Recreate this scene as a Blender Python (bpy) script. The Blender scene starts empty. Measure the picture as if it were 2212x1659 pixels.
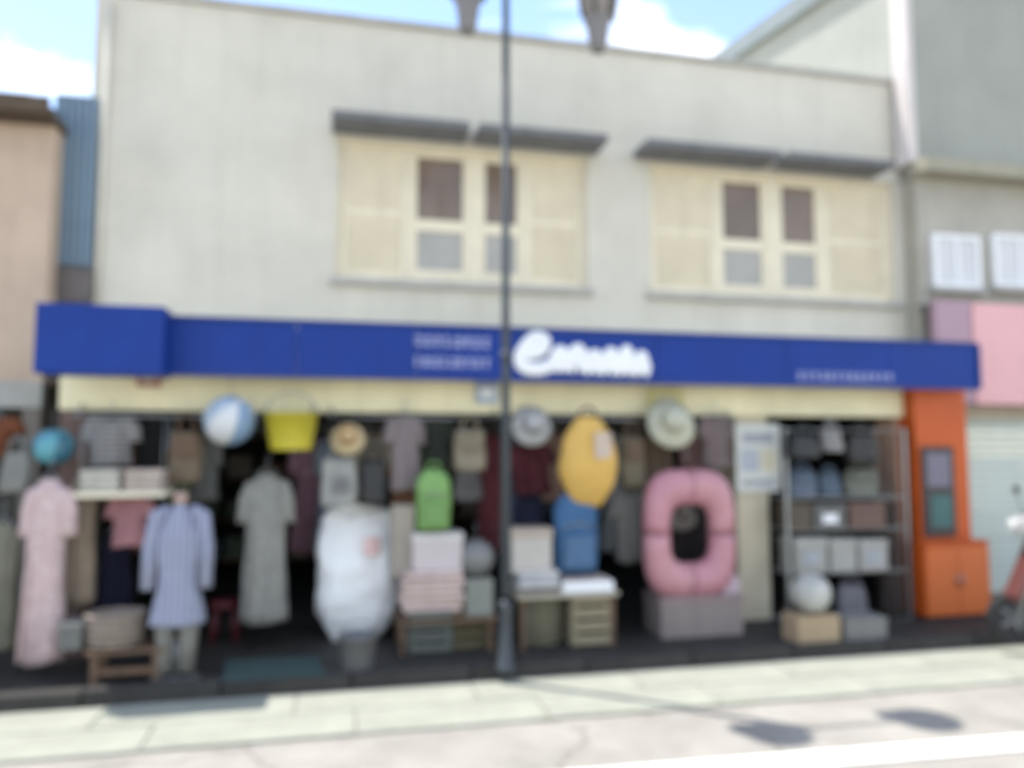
import bpy, bmesh, math, random
from mathutils import Vector, Matrix, noise as mnoise
R = math.radians
random.seed(7)
SC = bpy.context.scene
COL = SC.collection

# ------------------------------------------------------------------ camera
CAM_H, CAM_D = 1.80, 7.80            # eye height, distance to the shop wall (plane y = 0)
YAW, PITCH, FOC = R(12.5), R(4.5), 1662.0   # FOC in units of a 2212 px wide picture
cam = bpy.data.cameras.new('camera')
cam_o = bpy.data.objects.new('camera', cam); COL.objects.link(cam_o)
cam.sensor_width = 36; cam.lens = 36 * FOC / 2212; cam.clip_start = 0.05; cam.clip_end = 3000
cam_o.location = (0, -CAM_D, CAM_H)
cam_o.rotation_euler = (R(90) + PITCH, 0, -YAW)
SC.camera = cam_o
DOF = True
if DOF:
    cam.dof.use_dof = True; cam.dof.focus_distance = 0.6; cam.dof.aperture_fstop = 2.8

# ------------------------------------------------------------------ sky and sun
SHADOW = Vector((1.66, -1.27, -5.4)).normalized()      # the way the sunlight travels
w = bpy.data.worlds.new('World'); SC.world = w; w.use_nodes = True
nt = w.node_tree; N = nt.nodes; L = nt.links
bg = N['Background']
sk = N.new('ShaderNodeTexSky'); sk.sky_type = 'NISHITA'; sk.sun_disc = False
el = math.asin(-SHADOW.z); sk.sun_elevation = el
sk.sun_rotation = math.atan2(-SHADOW.x, -SHADOW.y)
sk.air_density = 1.0; sk.dust_density = 0.2; sk.ozone_density = 1.0
tc = N.new('ShaderNodeTexCoord')
mp = N.new('ShaderNodeMapping'); mp.inputs['Location'].default_value = (3.188, 5.128, 0.368); mp.inputs['Scale'].default_value = (1.0, 1.0, 2.6)
nz = N.new('ShaderNodeTexNoise'); nz.inputs['Scale'].default_value = 1.9; nz.inputs['Detail'].default_value = 7; nz.inputs['Roughness'].default_value = .55
rp = N.new('ShaderNodeValToRGB'); rp.color_ramp.elements[0].position = .50; rp.color_ramp.elements[1].position = .66; rp.color_ramp.elements[0].color = (.02, .02, .02, 1)
mx = N.new('ShaderNodeMixRGB'); mx.inputs['Color2'].default_value = (9.6, 9.0, 8.1, 1)
L.new(tc.outputs['Generated'], mp.inputs['Vector']); L.new(mp.outputs[0], nz.inputs['Vector'])
L.new(nz.outputs['Fac'], rp.inputs[0]); L.new(rp.outputs[0], mx.inputs['Fac'])
L.new(sk.outputs[0], mx.inputs['Color1']); L.new(mx.outputs[0], bg.inputs['Color'])
bg.inputs['Strength'].default_value = 0.145
sun = bpy.data.lights.new('sun', 'SUN'); sun.energy = 2.9; sun.angle = R(0.6); sun.color = (1, .95, .87)
sun_o = bpy.data.objects.new('sun', sun); COL.objects.link(sun_o)
sun_o.rotation_euler = SHADOW.to_track_quat('-Z', 'Y').to_euler(); sun_o.location = (-8, 6, 20)
SC.view_settings.view_transform = 'Standard'
SC.view_settings.look = 'None'; SC.view_settings.gamma = 1; SC.view_settings.use_curve_mapping = False
SC.view_settings.exposure = 1.30

# ------------------------------------------------------------------ measuring helpers
_M = cam_o.rotation_euler.to_matrix()
def ray(px, py): return _M @ Vector(((px - 1106) / FOC, (829.5 - py) / FOC, -1.0))
def P(px, py, Y):                       # point on a plane parallel to the shop wall
    d = ray(px, py); t = (Y + CAM_D) / d.y
    return Vector((0, -CAM_D, CAM_H)) + d * t
def G(px, py, z=0.0):                   # point on a level surface
    d = ray(px, py); t = (z - CAM_H) / d.z
    return Vector((0, -CAM_D, CAM_H)) + d * t
def K(p):                               # picture units per metre at a point
    return FOC / ((p - Vector((0, -CAM_D, CAM_H))).dot(_M @ Vector((0, 0, -1))))

# ------------------------------------------------------------------ materials
_mats = {}
def mat(name, col, rough=.7, var=.12, scale=6.0, bump=.0, bscale=60., metal=0., spec=.4, streak=0., alpha=None, trans=0., coat=0.):
    if name in _mats: return _mats[name]
    m = bpy.data.materials.new(name); m.use_nodes = True
    t = m.node_tree; n = t.nodes; l = t.links
    b = n['Principled BSDF']
    b.inputs['Roughness'].default_value = rough; b.inputs['Metallic'].default_value = metal
    b.inputs['Specular IOR Level'].default_value = spec
    b.inputs['Transmission Weight'].default_value = trans
    b.inputs['Coat Weight'].default_value = coat
    co = n.new('ShaderNodeTexCoord')
    nz = n.new('ShaderNodeTexNoise'); nz.inputs['Scale'].default_value = scale; nz.inputs['Detail'].default_value = 6; nz.inputs['Roughness'].default_value = .62
    l.new(co.outputs['Object'], nz.inputs['Vector'])
    r = n.new('ShaderNodeValToRGB'); r.color_ramp.elements[0].position = .3; r.color_ramp.elements[1].position = .7
    lo = [max(0, c * (1 - var)) for c in col]; hi = [min(1, c * (1 + var * .7)) for c in col]
    r.color_ramp.elements[0].color = (*lo, 1); r.color_ramp.elements[1].color = (*hi, 1)
    l.new(nz.outputs['Fac'], r.inputs[0])
    out = r.outputs[0]
    if streak:
        mp = n.new('ShaderNodeMapping'); mp.inputs['Scale'].default_value = (3.2, 3.2, .22)
        l.new(co.outputs['Object'], mp.inputs['Vector'])
        n2 = n.new('ShaderNodeTexNoise'); n2.inputs['Scale'].default_value = 2.3; n2.inputs['Detail'].default_value = 8; n2.inputs['Roughness'].default_value = .7
        l.new(mp.outputs[0], n2.inputs['Vector'])
        r2 = n.new('ShaderNodeValToRGB'); r2.color_ramp.elements[0].position = .5; r2.color_ramp.elements[1].position = .78
        l.new(n2.outputs['Fac'], r2.inputs[0])
        mu = n.new('ShaderNodeMath'); mu.operation = 'MULTIPLY'; mu.inputs[1].default_value = streak
        l.new(r2.outputs[0], mu.inputs[0])
        mx = n.new('ShaderNodeMixRGB'); mx.inputs['Color2'].default_value = (col[0] * .45, col[1] * .44, col[2] * .4, 1)
        l.new(mu.outputs[0], mx.inputs['Fac']); l.new(out, mx.inputs['Color1']); out = mx.outputs[0]
    l.new(out, b.inputs['Base Color'])
    if bump:
        n3 = n.new('ShaderNodeTexNoise'); n3.inputs['Scale'].default_value = bscale; n3.inputs['Detail'].default_value = 4
        l.new(co.outputs['Object'], n3.inputs['Vector'])
        bp = n.new('ShaderNodeBump'); bp.inputs['Strength'].default_value = bump; bp.inputs['Distance'].default_value = .01
        l.new(n3.outputs['Fac'], bp.inputs['Height']); l.new(bp.outputs[0], b.inputs['Normal'])
    _mats[name] = m
    return m
def cloth(name, col, var=.14, pattern=None):
    nm = 'cloth_' + name
    if nm in _mats: return _mats[nm]
    m = mat(nm, col, .9, var, 9, .35, 45, spec=.15)
    t = m.node_tree; n = t.nodes; l = t.links; b = n['Principled BSDF']
    co = n.new('ShaderNodeTexCoord'); mp = n.new('ShaderNodeMapping'); mp.inputs['Scale'].default_value = (1.6, 1.6, .35)
    wz = n.new('ShaderNodeTexNoise'); wz.inputs['Scale'].default_value = 9; wz.inputs['Detail'].default_value = 3; wz.inputs['Distortion'].default_value = .6
    l.new(co.outputs['Object'], mp.inputs['Vector']); l.new(mp.outputs[0], wz.inputs['Vector'])
    bp = n.new('ShaderNodeBump'); bp.inputs['Strength'].default_value = .9; bp.inputs['Distance'].default_value = .03
    l.new(wz.outputs['Fac'], bp.inputs['Height'])
    old = b.inputs['Normal'].links[0].from_node
    l.new(bp.outputs[0], old.inputs['Normal'])
    if pattern:
        src = b.inputs['Base Color'].links[0].from_socket
        mx = n.new('ShaderNodeMixRGB'); l.new(src, mx.inputs['Color1'])
        if pattern[0] == 'stripe':
            p = n.new('ShaderNodeTexWave'); p.wave_type = 'BANDS'; p.bands_direction = pattern[2]; p.inputs['Scale'].default_value = 7; p.inputs['Distortion'].default_value = .3
            o = p.outputs['Fac']; lo, hi = .62, .66
        else:
            p = n.new('ShaderNodeTexVoronoi'); p.inputs['Scale'].default_value = 16; o = p.outputs['Distance']; lo, hi = .30, .22
        l.new(co.outputs['Object'], p.inputs['Vector'])
        r = n.new('ShaderNodeMapRange'); r.inputs['From Min'].default_value = lo; r.inputs['From Max'].default_value = hi
        l.new(o, r.inputs['Value']); l.new(r.outputs[0], mx.inputs['Fac']); mx.inputs['Color2'].default_value = (*pattern[1], 1)
        l.new(mx.outputs[0], b.inputs['Base Color'])
    return m
def plastic(name, col, rough=.35): return mat('plastic_' + name, col, rough, .07, 5, .03, 30, spec=.5)

# ------------------------------------------------------------------ mesh helpers
class MB:
    def __init__(s): s.bm = bmesh.new(); s.mi = 0
    def _tag(s, fs):
        for f in fs: f.material_index = s.mi
    def box(s, c, d, rot=None, bev=0.0):
        r = bmesh.ops.create_cube(s.bm, size=1)
        vs = r['verts']
        M = Matrix.Translation(Vector(c)) @ (rot.to_4x4() if rot is not None else Matrix.Identity(4)) @ Matrix.Diagonal((*d, 1))
        bmesh.ops.transform(s.bm, matrix=M, verts=vs)
        fs = {f for v in vs for f in v.link_faces}
        s._tag(fs)
        if bev:
            es = {e for v in vs for e in v.link_edges}
            rr = bmesh.ops.bevel(s.bm, geom=list(es), offset=bev, segments=2, affect='EDGES', profile=.6)
            s._tag(rr['faces'])
        return s
    def span(s, a, b, bev=0.0):
        a, b = Vector(a), Vector(b)
        return s.box((a + b) / 2, [max(1e-4, abs(x)) for x in (b - a)], bev=bev)
    def tube(s, pts, rad, seg=10, cap=True):
        pts = [Vector(p) for p in pts]
        rads = rad if isinstance(rad, (list, tuple)) else [rad] * len(pts)
        rings = []
        for i, p in enumerate(pts):
            t = (pts[min(i + 1, len(pts) - 1)] - pts[max(i - 1, 0)]).normalized()
            u = t.orthogonal().normalized() if i == 0 else (u - t * u.dot(t)).normalized()
            v = t.cross(u)
            rings.append([s.bm.verts.new(p + (u * math.cos(2 * math.pi * k / seg) + v * math.sin(2 * math.pi * k / seg)) * rads[i]) for k in range(seg)])
        fs = []
        for a, b in zip(rings, rings[1:]):
            for k in range(seg): fs.append(s.bm.faces.new((a[k], a[(k + 1) % seg], b[(k + 1) % seg], b[k])))
        if cap: fs += [s.bm.faces.new(rings[0][::-1]), s.bm.faces.new(rings[-1])]
        for f in fs: f.smooth = True
        s._tag(fs); return s
    def lathe(s, prof, c=(0, 0, 0), seg=20, sx=1, sy=1, rot=0):
        rings = []
        for r_, z in prof:
            rings.append([s.bm.verts.new((c[0] + max(r_, 1e-4) * sx * math.cos(rot + 2 * math.pi * k / seg), c[1] + max(r_, 1e-4) * sy * math.sin(rot + 2 * math.pi * k / seg), c[2] + z)) for k in range(seg)])
        fs = []
        for a, b in zip(rings, rings[1:]):
            for k in range(seg): fs.append(s.bm.faces.new((a[k], a[(k + 1) % seg], b[(k + 1) % seg], b[k])))
        fs += [s.bm.faces.new(rings[0][::-1]), s.bm.faces.new(rings[-1])]
        for f in fs: f.smooth = len(f.verts) == 4
        s._tag(fs); return s
    def sheet(s, fn, nu, nv, closed_u=False, smooth=True):
        g = [[s.bm.verts.new(fn(i / (nu if closed_u else nu - 1), j / (nv - 1))) for i in range(nu)] for j in range(nv)]
        fs = []
        for j in range(nv - 1):
            for i in range(nu if closed_u else nu - 1):
                k = (i + 1) % nu
                fs.append(s.bm.faces.new((g[j][i], g[j][k], g[j + 1][k], g[j + 1][i])))
        if closed_u: fs += [s.bm.faces.new(g[0][::-1]), s.bm.faces.new(g[-1])]
        for f in fs: f.smooth = smooth
        s._tag(fs); return s
    def poly(s, pts, y0, y1):               # outline in (x, z) pushed from y0 to y1
        a = [s.bm.verts.new((x, y0, z)) for x, z in pts]; b = [s.bm.verts.new((x, y1, z)) for x, z in pts]
        n = len(pts); fs = [s.bm.faces.new(a), s.bm.faces.new(b[::-1])]
        for k in range(n): fs.append(s.bm.faces.new((a[k], b[k], b[(k + 1) % n], a[(k + 1) % n])))
        s._tag(fs); return s
    def wobble(s, amt, sc, seed=0.0):
        for v in s.bm.verts:
            v.co += mnoise.noise_vector(v.co * sc + Vector((seed, seed * 1.7, seed * .3))) * amt
        return s
    def build(s, name, m, parent=None, loc=None, sub=0):
        bmesh.ops.recalc_face_normals(s.bm, faces=s.bm.faces)
        me = bpy.data.meshes.new(name); s.bm.to_mesh(me); s.bm.free()
        for x in (m if isinstance(m, (list, tuple)) else [m]): me.materials.append(x)
        o = bpy.data.objects.new(name, me); COL.objects.link(o)
        if parent is not None: o.parent = parent
        if loc is not None: o.location = loc
        if sub:
            md = o.modifiers.new('Subsurf', 'SUBSURF'); md.levels = sub; md.render_levels = sub
        return o
def tag(o, label, cat, group=None):
    o['label'] = label; o['category'] = cat
    if group: o['group'] = group
    return o
def thing(name, label, cat, loc, rz=0.0, group=None):
    o = bpy.data.objects.new(name, None); COL.objects.link(o); o.empty_display_size = .1
    o.location = loc; o.rotation_euler = (0, 0, rz)
    return tag(o, label, cat, group)
def struct(o): o['kind'] = 'structure'; return o
def dup(o, parent=None):
    c = o.copy(); COL.objects.link(c)
    if parent is not None: c.parent = parent
    for ch in [x for x in COL.objects if x.parent == o]: dup(ch, c)
    return c

# ------------------------------------------------------------------ palette
M_wall = mat('plaster_offwhite', (.60, .572, .49), .9, .12, .9, .3, 70, streak=.22, spec=.2)
M_cap = mat('coping_grey', (.40, .39, .36), .9, .15, 4, .2, 50)
M_cream = mat('paint_cream', (.74, .675, .52), .6, .07, 4, .06, 40, streak=.25)
M_ledge = mat('ledge_concrete', (.165, .17, .178), .8, .2, 5, .3, 60, streak=.3)
M_glassdark = mat('glass_brown', (.19, .14, .105), .12, .2, 2, spec=.5)
M_frost = mat('glass_frosted', (.36, .35, .32), .4, .1, 3, .05, 80)
M_blue = mat('sign_blue', (.007, .036, .225), .5, .10, 2.5, .02, 8, spec=.22, streak=.18)
M_bluedk = mat('sign_edge_blue', (.02, .045, .2), .5, .1, 4)
M_white = mat('sign_white', (.78, .79, .80), .5, .05, 4)
M_pale = mat('sign_pale_blue', (.30, .33, .55), .5, .05, 4)
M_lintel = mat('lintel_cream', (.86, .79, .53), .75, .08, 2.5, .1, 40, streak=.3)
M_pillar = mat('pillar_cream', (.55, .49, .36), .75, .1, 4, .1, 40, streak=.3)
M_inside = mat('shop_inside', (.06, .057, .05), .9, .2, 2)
M_steel = mat('steel_grey', (.30, .31, .32), .35, .15, 8, metal=.8)
M_iron = mat('iron_dark', (.05, .06, .068), .5, .2, 8, .05, 40)
M_wood = mat('wood_brown', (.13, .08, .05), .7, .3, 9, .2, 40)
M_orange = mat('paint_orange', (.50, .086, .010), .5, .08, 3, .03, 20)
M_straw = mat('straw', (.50, .40, .24), .85, .25, 30, .5, 90)
M_card = mat('cardboard', (.36, .27, .17), .85, .12, 5)
M_black = mat('leather_black', (.02, .02, .02), .4, .2, 10, .1, 40)

# ------------------------------------------------------------------ setting: ground
FLOOR = 0.10
road = struct(MB().span((-120, -80, -1), (120, 90, 0)).build('road', mat('asphalt_pale', (.325, .308, .275), .95, .2, 2.2, .5, 90, spec=.2)))
rt_ = road.active_material.node_tree; rn = rt_.nodes; rl = rt_.links; rbs = rn['Principled BSDF']
src = rbs.inputs['Base Color'].links[0].from_socket
rco = rn.new('ShaderNodeTexCoord')
vor = rn.new('ShaderNodeTexVoronoi'); vor.feature = 'DISTANCE_TO_EDGE'; vor.inputs['Scale'].default_value = .55
wn = rn.new('ShaderNodeTexNoise'); wn.inputs['Scale'].default_value = 3.0; wn.inputs['Detail'].default_value = 5
ad = rn.new('ShaderNodeMixRGB'); ad.blend_type = 'ADD'; ad.inputs['Fac'].default_value = .35
rl.new(rco.outputs['Object'], wn.inputs['Vector']); rl.new(rco.outputs['Object'], ad.inputs['Color1']); rl.new(wn.outputs['Color'], ad.inputs['Color2']); rl.new(ad.outputs[0], vor.inputs['Vector'])
cr = rn.new('ShaderNodeValToRGB'); cr.color_ramp.elements[0].position = .0; cr.color_ramp.elements[0].color = (.66, .65, .63, 1); cr.color_ramp.elements[1].position = .012; cr.color_ramp.elements[1].color = (1, 1, 1, 1)
rl.new(vor.outputs['Distance'], cr.inputs[0])
gr = rn.new('ShaderNodeTexNoise'); gr.inputs['Scale'].default_value = 160; gr.inputs['Detail'].default_value = 2
rl.new(rco.outputs['Object'], gr.inputs['Vector'])
gc = rn.new('ShaderNodeValToRGB'); gc.color_ramp.elements[0].position = .3; gc.color_ramp.elements[0].color = (.72, .72, .72, 1); gc.color_ramp.elements[1].position = .65; gc.color_ramp.elements[1].color = (1.1, 1.1, 1.1, 1)
rl.new(gr.outputs['Fac'], gc.inputs[0])
m1 = rn.new('ShaderNodeMixRGB'); m1.blend_type = 'MULTIPLY'; m1.inputs['Fac'].default_value = 1
m2 = rn.new('ShaderNodeMixRGB'); m2.blend_type = 'MULTIPLY'; m2.inputs['Fac'].default_value = 1
rl.new(src, m1.inputs['Color1']); rl.new(cr.outputs[0], m1.inputs['Color2']); rl.new(m1.outputs[0], m2.inputs['Color1']); rl.new(gc.outputs[0], m2.inputs['Color2']); rl.new(m2.outputs[0], rbs.inputs['Base Color'])
KERB = -1.91
M_apron = mat('apron_concrete', (.30, .308, .258), .9, .14, 3, .35, 70, spec=.2)
apron = struct(MB().span((-30, KERB - .885, .002), (60, KERB - .002, .005)).build('gutter_apron', mat('apron_joint', (.21, .21, .18), .95, .2, 6)))
sl0 = None
for i in range(22):
    x = -8.4 + i * 1.25
    if sl0 is None: o = sl0 = MB().box((0, 0, .006), (1.238, -2.0 * (KERB + 2.31) if False else .425, .012), bev=.003).build('concrete_slab', M_apron, apron)
    else: o = sl0.copy(); COL.objects.link(o)
    o.location = (x, KERB - .218, .004 + random.uniform(0, .003))
    o2 = o.copy(); COL.objects.link(o2); o2.location = (x + .4, KERB - .218 - .4395, .004 + random.uniform(0, .003))
pm = MB()
M_tile = mat('floor_tile_dark', (.036, .033, .030), .65, .3, 3, .1, 50)
pavement = struct(MB().span((-14, KERB + .15, -.5), (22, 4.5, FLOOR - .012)).build('pavement', mat('tile_joint', (.05, .048, .045), .9)))
kerb_m = mat('kerb_stone', (.04, .0375, .034), .9, .25, 4, .3, 60)
ks = []
for i in range(26):
    x = -8 + i * .9
    o = MB().box((0, 0, 0), (.888, .146, .13), bev=.012).build('kerb_stone', kerb_m, pavement, (x + .45, KERB + .075, .055)) if not ks else ks[0].copy()
    if ks: COL.objects.link(o); o.location = (x + .45, KERB + .075, .055 + random.uniform(-.004, .004))
    ks.append(o)
tile0 = None
for i in range(28):
    for j in range(4):
        p = (-3.5 + i * .4 + .2, KERB + .15 + .2 + j * .4, FLOOR - .012)
        if tile0 is None:
            tile0 = MB().box((0, 0, .004), (.39, .39, .016), bev=.002).build('floor_tile', M_tile, pavement, p); o = tile0
        else:
            o = tile0.copy(); COL.objects.link(o); o.location = (p[0], p[1], p[2] + random.uniform(-.001, .002))
# painted edge line of the road
a, b = G(1000, 1686), G(2330, 1580)
dirv = (b - a).normalized(); nrm = Vector((-dirv.y, dirv.x, 0))
a2, b2 = a - dirv * 12, b + dirv * 30
ml = MB()
vs = [ml.bm.verts.new((*q.xy, .008)) for q in (a2 - nrm * .20, b2 - nrm * .20, b2, a2)]
ml.bm.faces.new(vs)
struct(ml.build('road_marking', mat('road_paint_white', (.76, .76, .74), .8, .18, 9, .2, 80)))

# ------------------------------------------------------------------ the shop building
XL = P(195, 300, 0).x; XR = P(1962, 400, 0).x
ZROOF = P(1150, 92, 0).z
Zcan = 2.86                                # canopy deck above the sign
bld = thing('shop_building', 'two storey cream plastered shophouse with two shuttered windows above a blue sign', 'building', ((XL + XR) / 2, 0, 0))
bx = bld.location.x
def B(p): return (p[0] - bx, p[1], p[2])
# upper wall in pieces round the two window openings
def rect_px(x0, y0, x1, y1, Y=0):
    pa, pb = P(x0, y0, Y), P(x1, y1, Y); return pa.x, pb.x, pb.z, pa.z
W1 = (P(728, 450, 0).x, P(1268, 450, 0).x); W2 = (P(1404, 450, 0).x, P(1928, 450, 0).x)
ZT = P(1000, 318, 0).z; ZB = P(1000, 612, 0).z
xs = [XL, W1[0], W1[1], W2[0], W2[1], XR]
m = MB()
for i in (0, 2, 4): m.span(B((xs[i], 0, 2.55)), B((xs[i + 1], .22, ZROOF)))
for i in (1, 3):
    m.span(B((xs[i], 0.0, 2.55)), B((xs[i + 1], .22, ZB))); m.span(B((xs[i], 0.0, ZT)), B((xs[i + 1], .22, ZROOF)))
m.build('upper_wall', M_wall, bld)
MB().span(B((XL, .22, 0)), B((XL + .2, 9, ZROOF))).span(B((XR - .2, .22, 0)), B((XR, 9, ZROOF))).span(B((XL, 9, 0)), B((XR, 9.2, ZROOF))).span(B((XL + .2, .22, ZROOF - .35)), B((XR - .2, 9, ZROOF - .25))).build('side_wall', M_wall, bld)
MB().span(B((XL - .03, -.04, ZROOF)), B((XR + .03, .26, ZROOF + .06)), bev=.008).build('parapet_coping', M_cap, bld)
# room behind the windows
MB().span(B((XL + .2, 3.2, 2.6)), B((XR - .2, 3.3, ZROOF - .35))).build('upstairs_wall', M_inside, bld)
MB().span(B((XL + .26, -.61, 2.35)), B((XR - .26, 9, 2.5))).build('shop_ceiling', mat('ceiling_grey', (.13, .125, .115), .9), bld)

def shutter(parent, x0, x1, z0, z1, y):
    m = MB(); fw = .055
    m.span((x0, y, z0), (x0 + fw, y + .04, z1)).span((x1 - fw, y, z0), (x1, y + .04, z1))
    for z in (z0, (z0 + z1) / 2 - fw / 2, z1 - fw): m.span((x0 + fw, y + .002, z), (x1 - fw, y + .038, z + fw))
    z = z0 + fw + .02
    rot = Matrix.Rotation(R(-62), 3, 'X')
    while z < z1 - fw - .01:
        if abs(z - (z0 + z1) / 2) > .032: m.box(((x0 + x1) / 2, y + .022, z), (x1 - x0 - 2 * fw, .056, .009), rot)
        z += .046
    return m.build('shutter', M_cream, parent)
def casement(parent, x0, x1, z0, z1, y):
    fw = .06
    zm = z0 + (z1 - z0) * .42
    m = MB(); m.span((x0, y, z0), (x0 + fw, y + .045, z1)).span((x1 - fw, y, z0), (x1, y + .045, z1))
    for z, h in ((z0, fw * 1.6), (zm - .06, .12), (z1 - fw, fw)): m.span((x0 + fw, y + .002, z), (x1 - fw, y + .043, z + h))
    m.build('casement_frame', M_cream, parent)
    MB().span((x0 + fw, y + .02, zm + .06), (x1 - fw, y + .026, z1 - fw)).build('upper_pane', M_glassdark, parent)
    MB().span((x0 + fw, y + .02, z0 + fw * 1.6), (x1 - fw, y + .026, zm - .06)).build('lower_pane', M_frost, parent)
def window(x0, x1, cuts, kinds, lx0, lx1, g0, g1):
    wd = bpy.data.objects.new('window', None); COL.objects.link(wd); wd.parent = bld; wd.location = B((x0, 0, ZB))
    W, H = x1 - x0, ZT - ZB
    MB().span((0, .05, 0), (.04, .16, H)).span((W - .04, .05, 0), (W, .16, H)).span((.04, .052, H - .05), (W - .04, .158, H)).span((.04, .052, 0), (W - .04, .158, .04)).build('window_frame', M_cream, wd)
    MB().span((-.05, -.07, -.07), (W + .05, .05, -.002), bev=.006).build('sill', M_cap, wd)
    for (c0, c1), k in zip(cuts, kinds):
        (shutter if k == 's' else casement)(wd, c0 - x0, c1 - x0, .045, H - .055, .075)
    m = MB()
    for (c, d) in zip(cuts, cuts[1:]): m.span((c[1] + .002 - x0, .06, .041), (d[0] - .002 - x0, .15, H - .051))
    m.build('mullion', M_cream, wd)
    for (e0, e1) in ((lx0, g0), (g1, lx1)): MB().span((e0 - x0, -.42, H + .03), (e1 - x0, -.001, H + .105), bev=.008).build('ledge', M_ledge, wd)
    MB().span((g0 - x0 - .02, -.16, H + .04), (g1 - x0 + .02, -.0015, H + .11), bev=.006).build('drip_ledge', M_cap, wd)
    return wd
def X(px): return P(px, 450, .08).x
window(W1[0], W1[1], [(W1[0] + .045, X(878)), (X(888), X(1012)), (X(1036), X(1128)), (X(1138), W1[1] - .045)], 'sccs', P(716, 270, -.4).x, P(1314, 330, -.4).x, P(1016, 300, -.4).x, P(1034, 300, -.4).x)
window(W2[0], W2[1], [(W2[0] + .045, X(1540)), (X(1550), X(1652)), (X(1678), X(1768)), (X(1778), W2[1] - .045)], 'sccs', P(1398, 335, -.4).x, P(1936, 390, -.4).x, P(1688, 350, -.4).x, P(1704, 350, -.4).x)
MB().tube([B((XL + .12, -.03, Zcan + .05)), B((XL + .12, -.03, 3.9)), B((XL + .13, -.03, ZROOF - .1))], .03, seg=10).build('downpipe', M_wall, bld)
SX0, SX1 = P(72, 740, -1.55).x, P(2106, 800, -1.25).x
SZ0, SZ1 = P(1100, 818, -1.28).z, P(1100, 712, -1.28).z
DY = .62                                   # the shop front stands forward of the upper wall
# ground floor: lintel, pillars, room
ZL = P(1100, 893, -.30 - DY).z
LX0 = P(128, 850, -.30 - DY).x
OX0, OX1 = P(1979, 1000, -.45 - DY).x, P(2092, 1000, -.45 - DY).x
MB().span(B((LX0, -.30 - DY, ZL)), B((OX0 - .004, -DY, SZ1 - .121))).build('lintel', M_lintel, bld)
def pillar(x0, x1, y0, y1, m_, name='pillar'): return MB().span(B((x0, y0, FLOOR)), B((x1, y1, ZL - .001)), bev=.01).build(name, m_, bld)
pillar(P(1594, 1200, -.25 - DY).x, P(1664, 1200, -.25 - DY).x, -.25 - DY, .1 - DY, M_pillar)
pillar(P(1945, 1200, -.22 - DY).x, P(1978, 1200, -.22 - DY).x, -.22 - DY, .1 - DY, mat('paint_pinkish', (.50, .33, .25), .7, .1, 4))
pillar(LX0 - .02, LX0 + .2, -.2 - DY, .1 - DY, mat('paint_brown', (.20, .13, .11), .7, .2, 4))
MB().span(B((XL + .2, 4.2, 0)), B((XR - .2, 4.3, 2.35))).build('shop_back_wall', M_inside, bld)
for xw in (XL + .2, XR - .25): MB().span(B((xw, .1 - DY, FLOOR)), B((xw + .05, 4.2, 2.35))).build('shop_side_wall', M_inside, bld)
# orange corner pillar
OX0, OX1 = P(1979, 1000, -.45 - DY).x, P(2092, 1000, -.45 - DY).x
MB().span(B((OX0, -.45 - DY, FLOOR)), B((OX1, .05 - DY, SZ1 - .122)), bev=.012).build('corner_pillar', M_orange, bld)
# canopy deck carrying the sign
MB().span(B((SX0 + .1, -1.23, SZ1 - .12)), B((SX1 - .02, -.002, SZ1 - .06))).build('canopy_deck', mat('canopy_underside', (.62, .58, .48), .8, .1, 3), bld)
# ------------------------------------------------------------------ blue sign
sg = thing('shop_sign', 'long blue fascia sign with white lettering across the shop front', 'sign', (SX0, -1.28, SZ0))
def SL(px, py, Y=-1.29): q = P(px, py, Y); return q.x - SX0, q.z - SZ0
x_end = P(352, 740, -1.55).x - SX0
H_ = SZ1 - SZ0
joints = [x_end - .1] + [SL(p, 760)[0] for p in (640, 900, 1106, 1420, 1700, 1920)] + [SX1 - SX0]
for j0, j1 in zip(joints, joints[1:]):
    MB().span((j0 + .003, 0, 0), (j1 - .003, .05, H_), bev=.004).build('sign_panel', M_blue, sg)
MB().span((0, -.26, -.045), (x_end, .04, H_ + .05), bev=.008).build('end_box', M_blue, sg)
MB().span((x_end, -.02, H_ + .001), (SX1 - SX0 + .01, .06, H_ + .025)).span((x_end, -.02, -.025), (SX1 - SX0 + .01, .06, -.001)).span((SX1 - SX0 + .001, -.02, 0), (SX1 - SX0 + .03, .06, H_)).build('sign_trim', M_bluedk, sg)
# lettering: white script wordmark with a tall initial; the characters cannot be made out in the photograph
def smooth(pts, n=5):
    out = []
    for i in range(len(pts) - 1):
        p0, p1, p2, p3 = pts[max(0, i - 1)], pts[i], pts[i + 1], pts[min(len(pts) - 1, i + 2)]
        for k in range(n):
            t = k / n
            out.append(tuple(.5 * (2 * b + (c - a) * t + (2 * a - 5 * b + 4 * c - d) * t * t + (3 * b - a - 3 * c + d) * t ** 3) for a, b, c, d in zip(p0, p1, p2, p3)))
    return out + [pts[-1]]
def ribbon(pts, rad, m_):
    pts = smooth(pts)
    m = MB(); m.tube([(x, 0, z) for x, z in pts], rad, seg=12)
    for v in m.bm.verts: v.co.y = v.co.y * .35 - .012
    return m.build('letter', m_, sg)
xa, za = SL(1116, 804); xb, zb = SL(1192, 704); xc, zc = SL(1402, 744)
za = max(.065, za + .03); hx = .185; hT = H_ - .065 - za
wT = xb - xa
ribbon([(xa + wT * u, za + hT * v) for u, v in ((.95, .12), (.6, .0), (.22, .06), (.10, .32), (.2, .62), (.5, .98), (.78, .92), (.68, .62), (.34, .45), (.30, .30))], .062, M_white)
n = 6; wl = (xc - xb) / n
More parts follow.
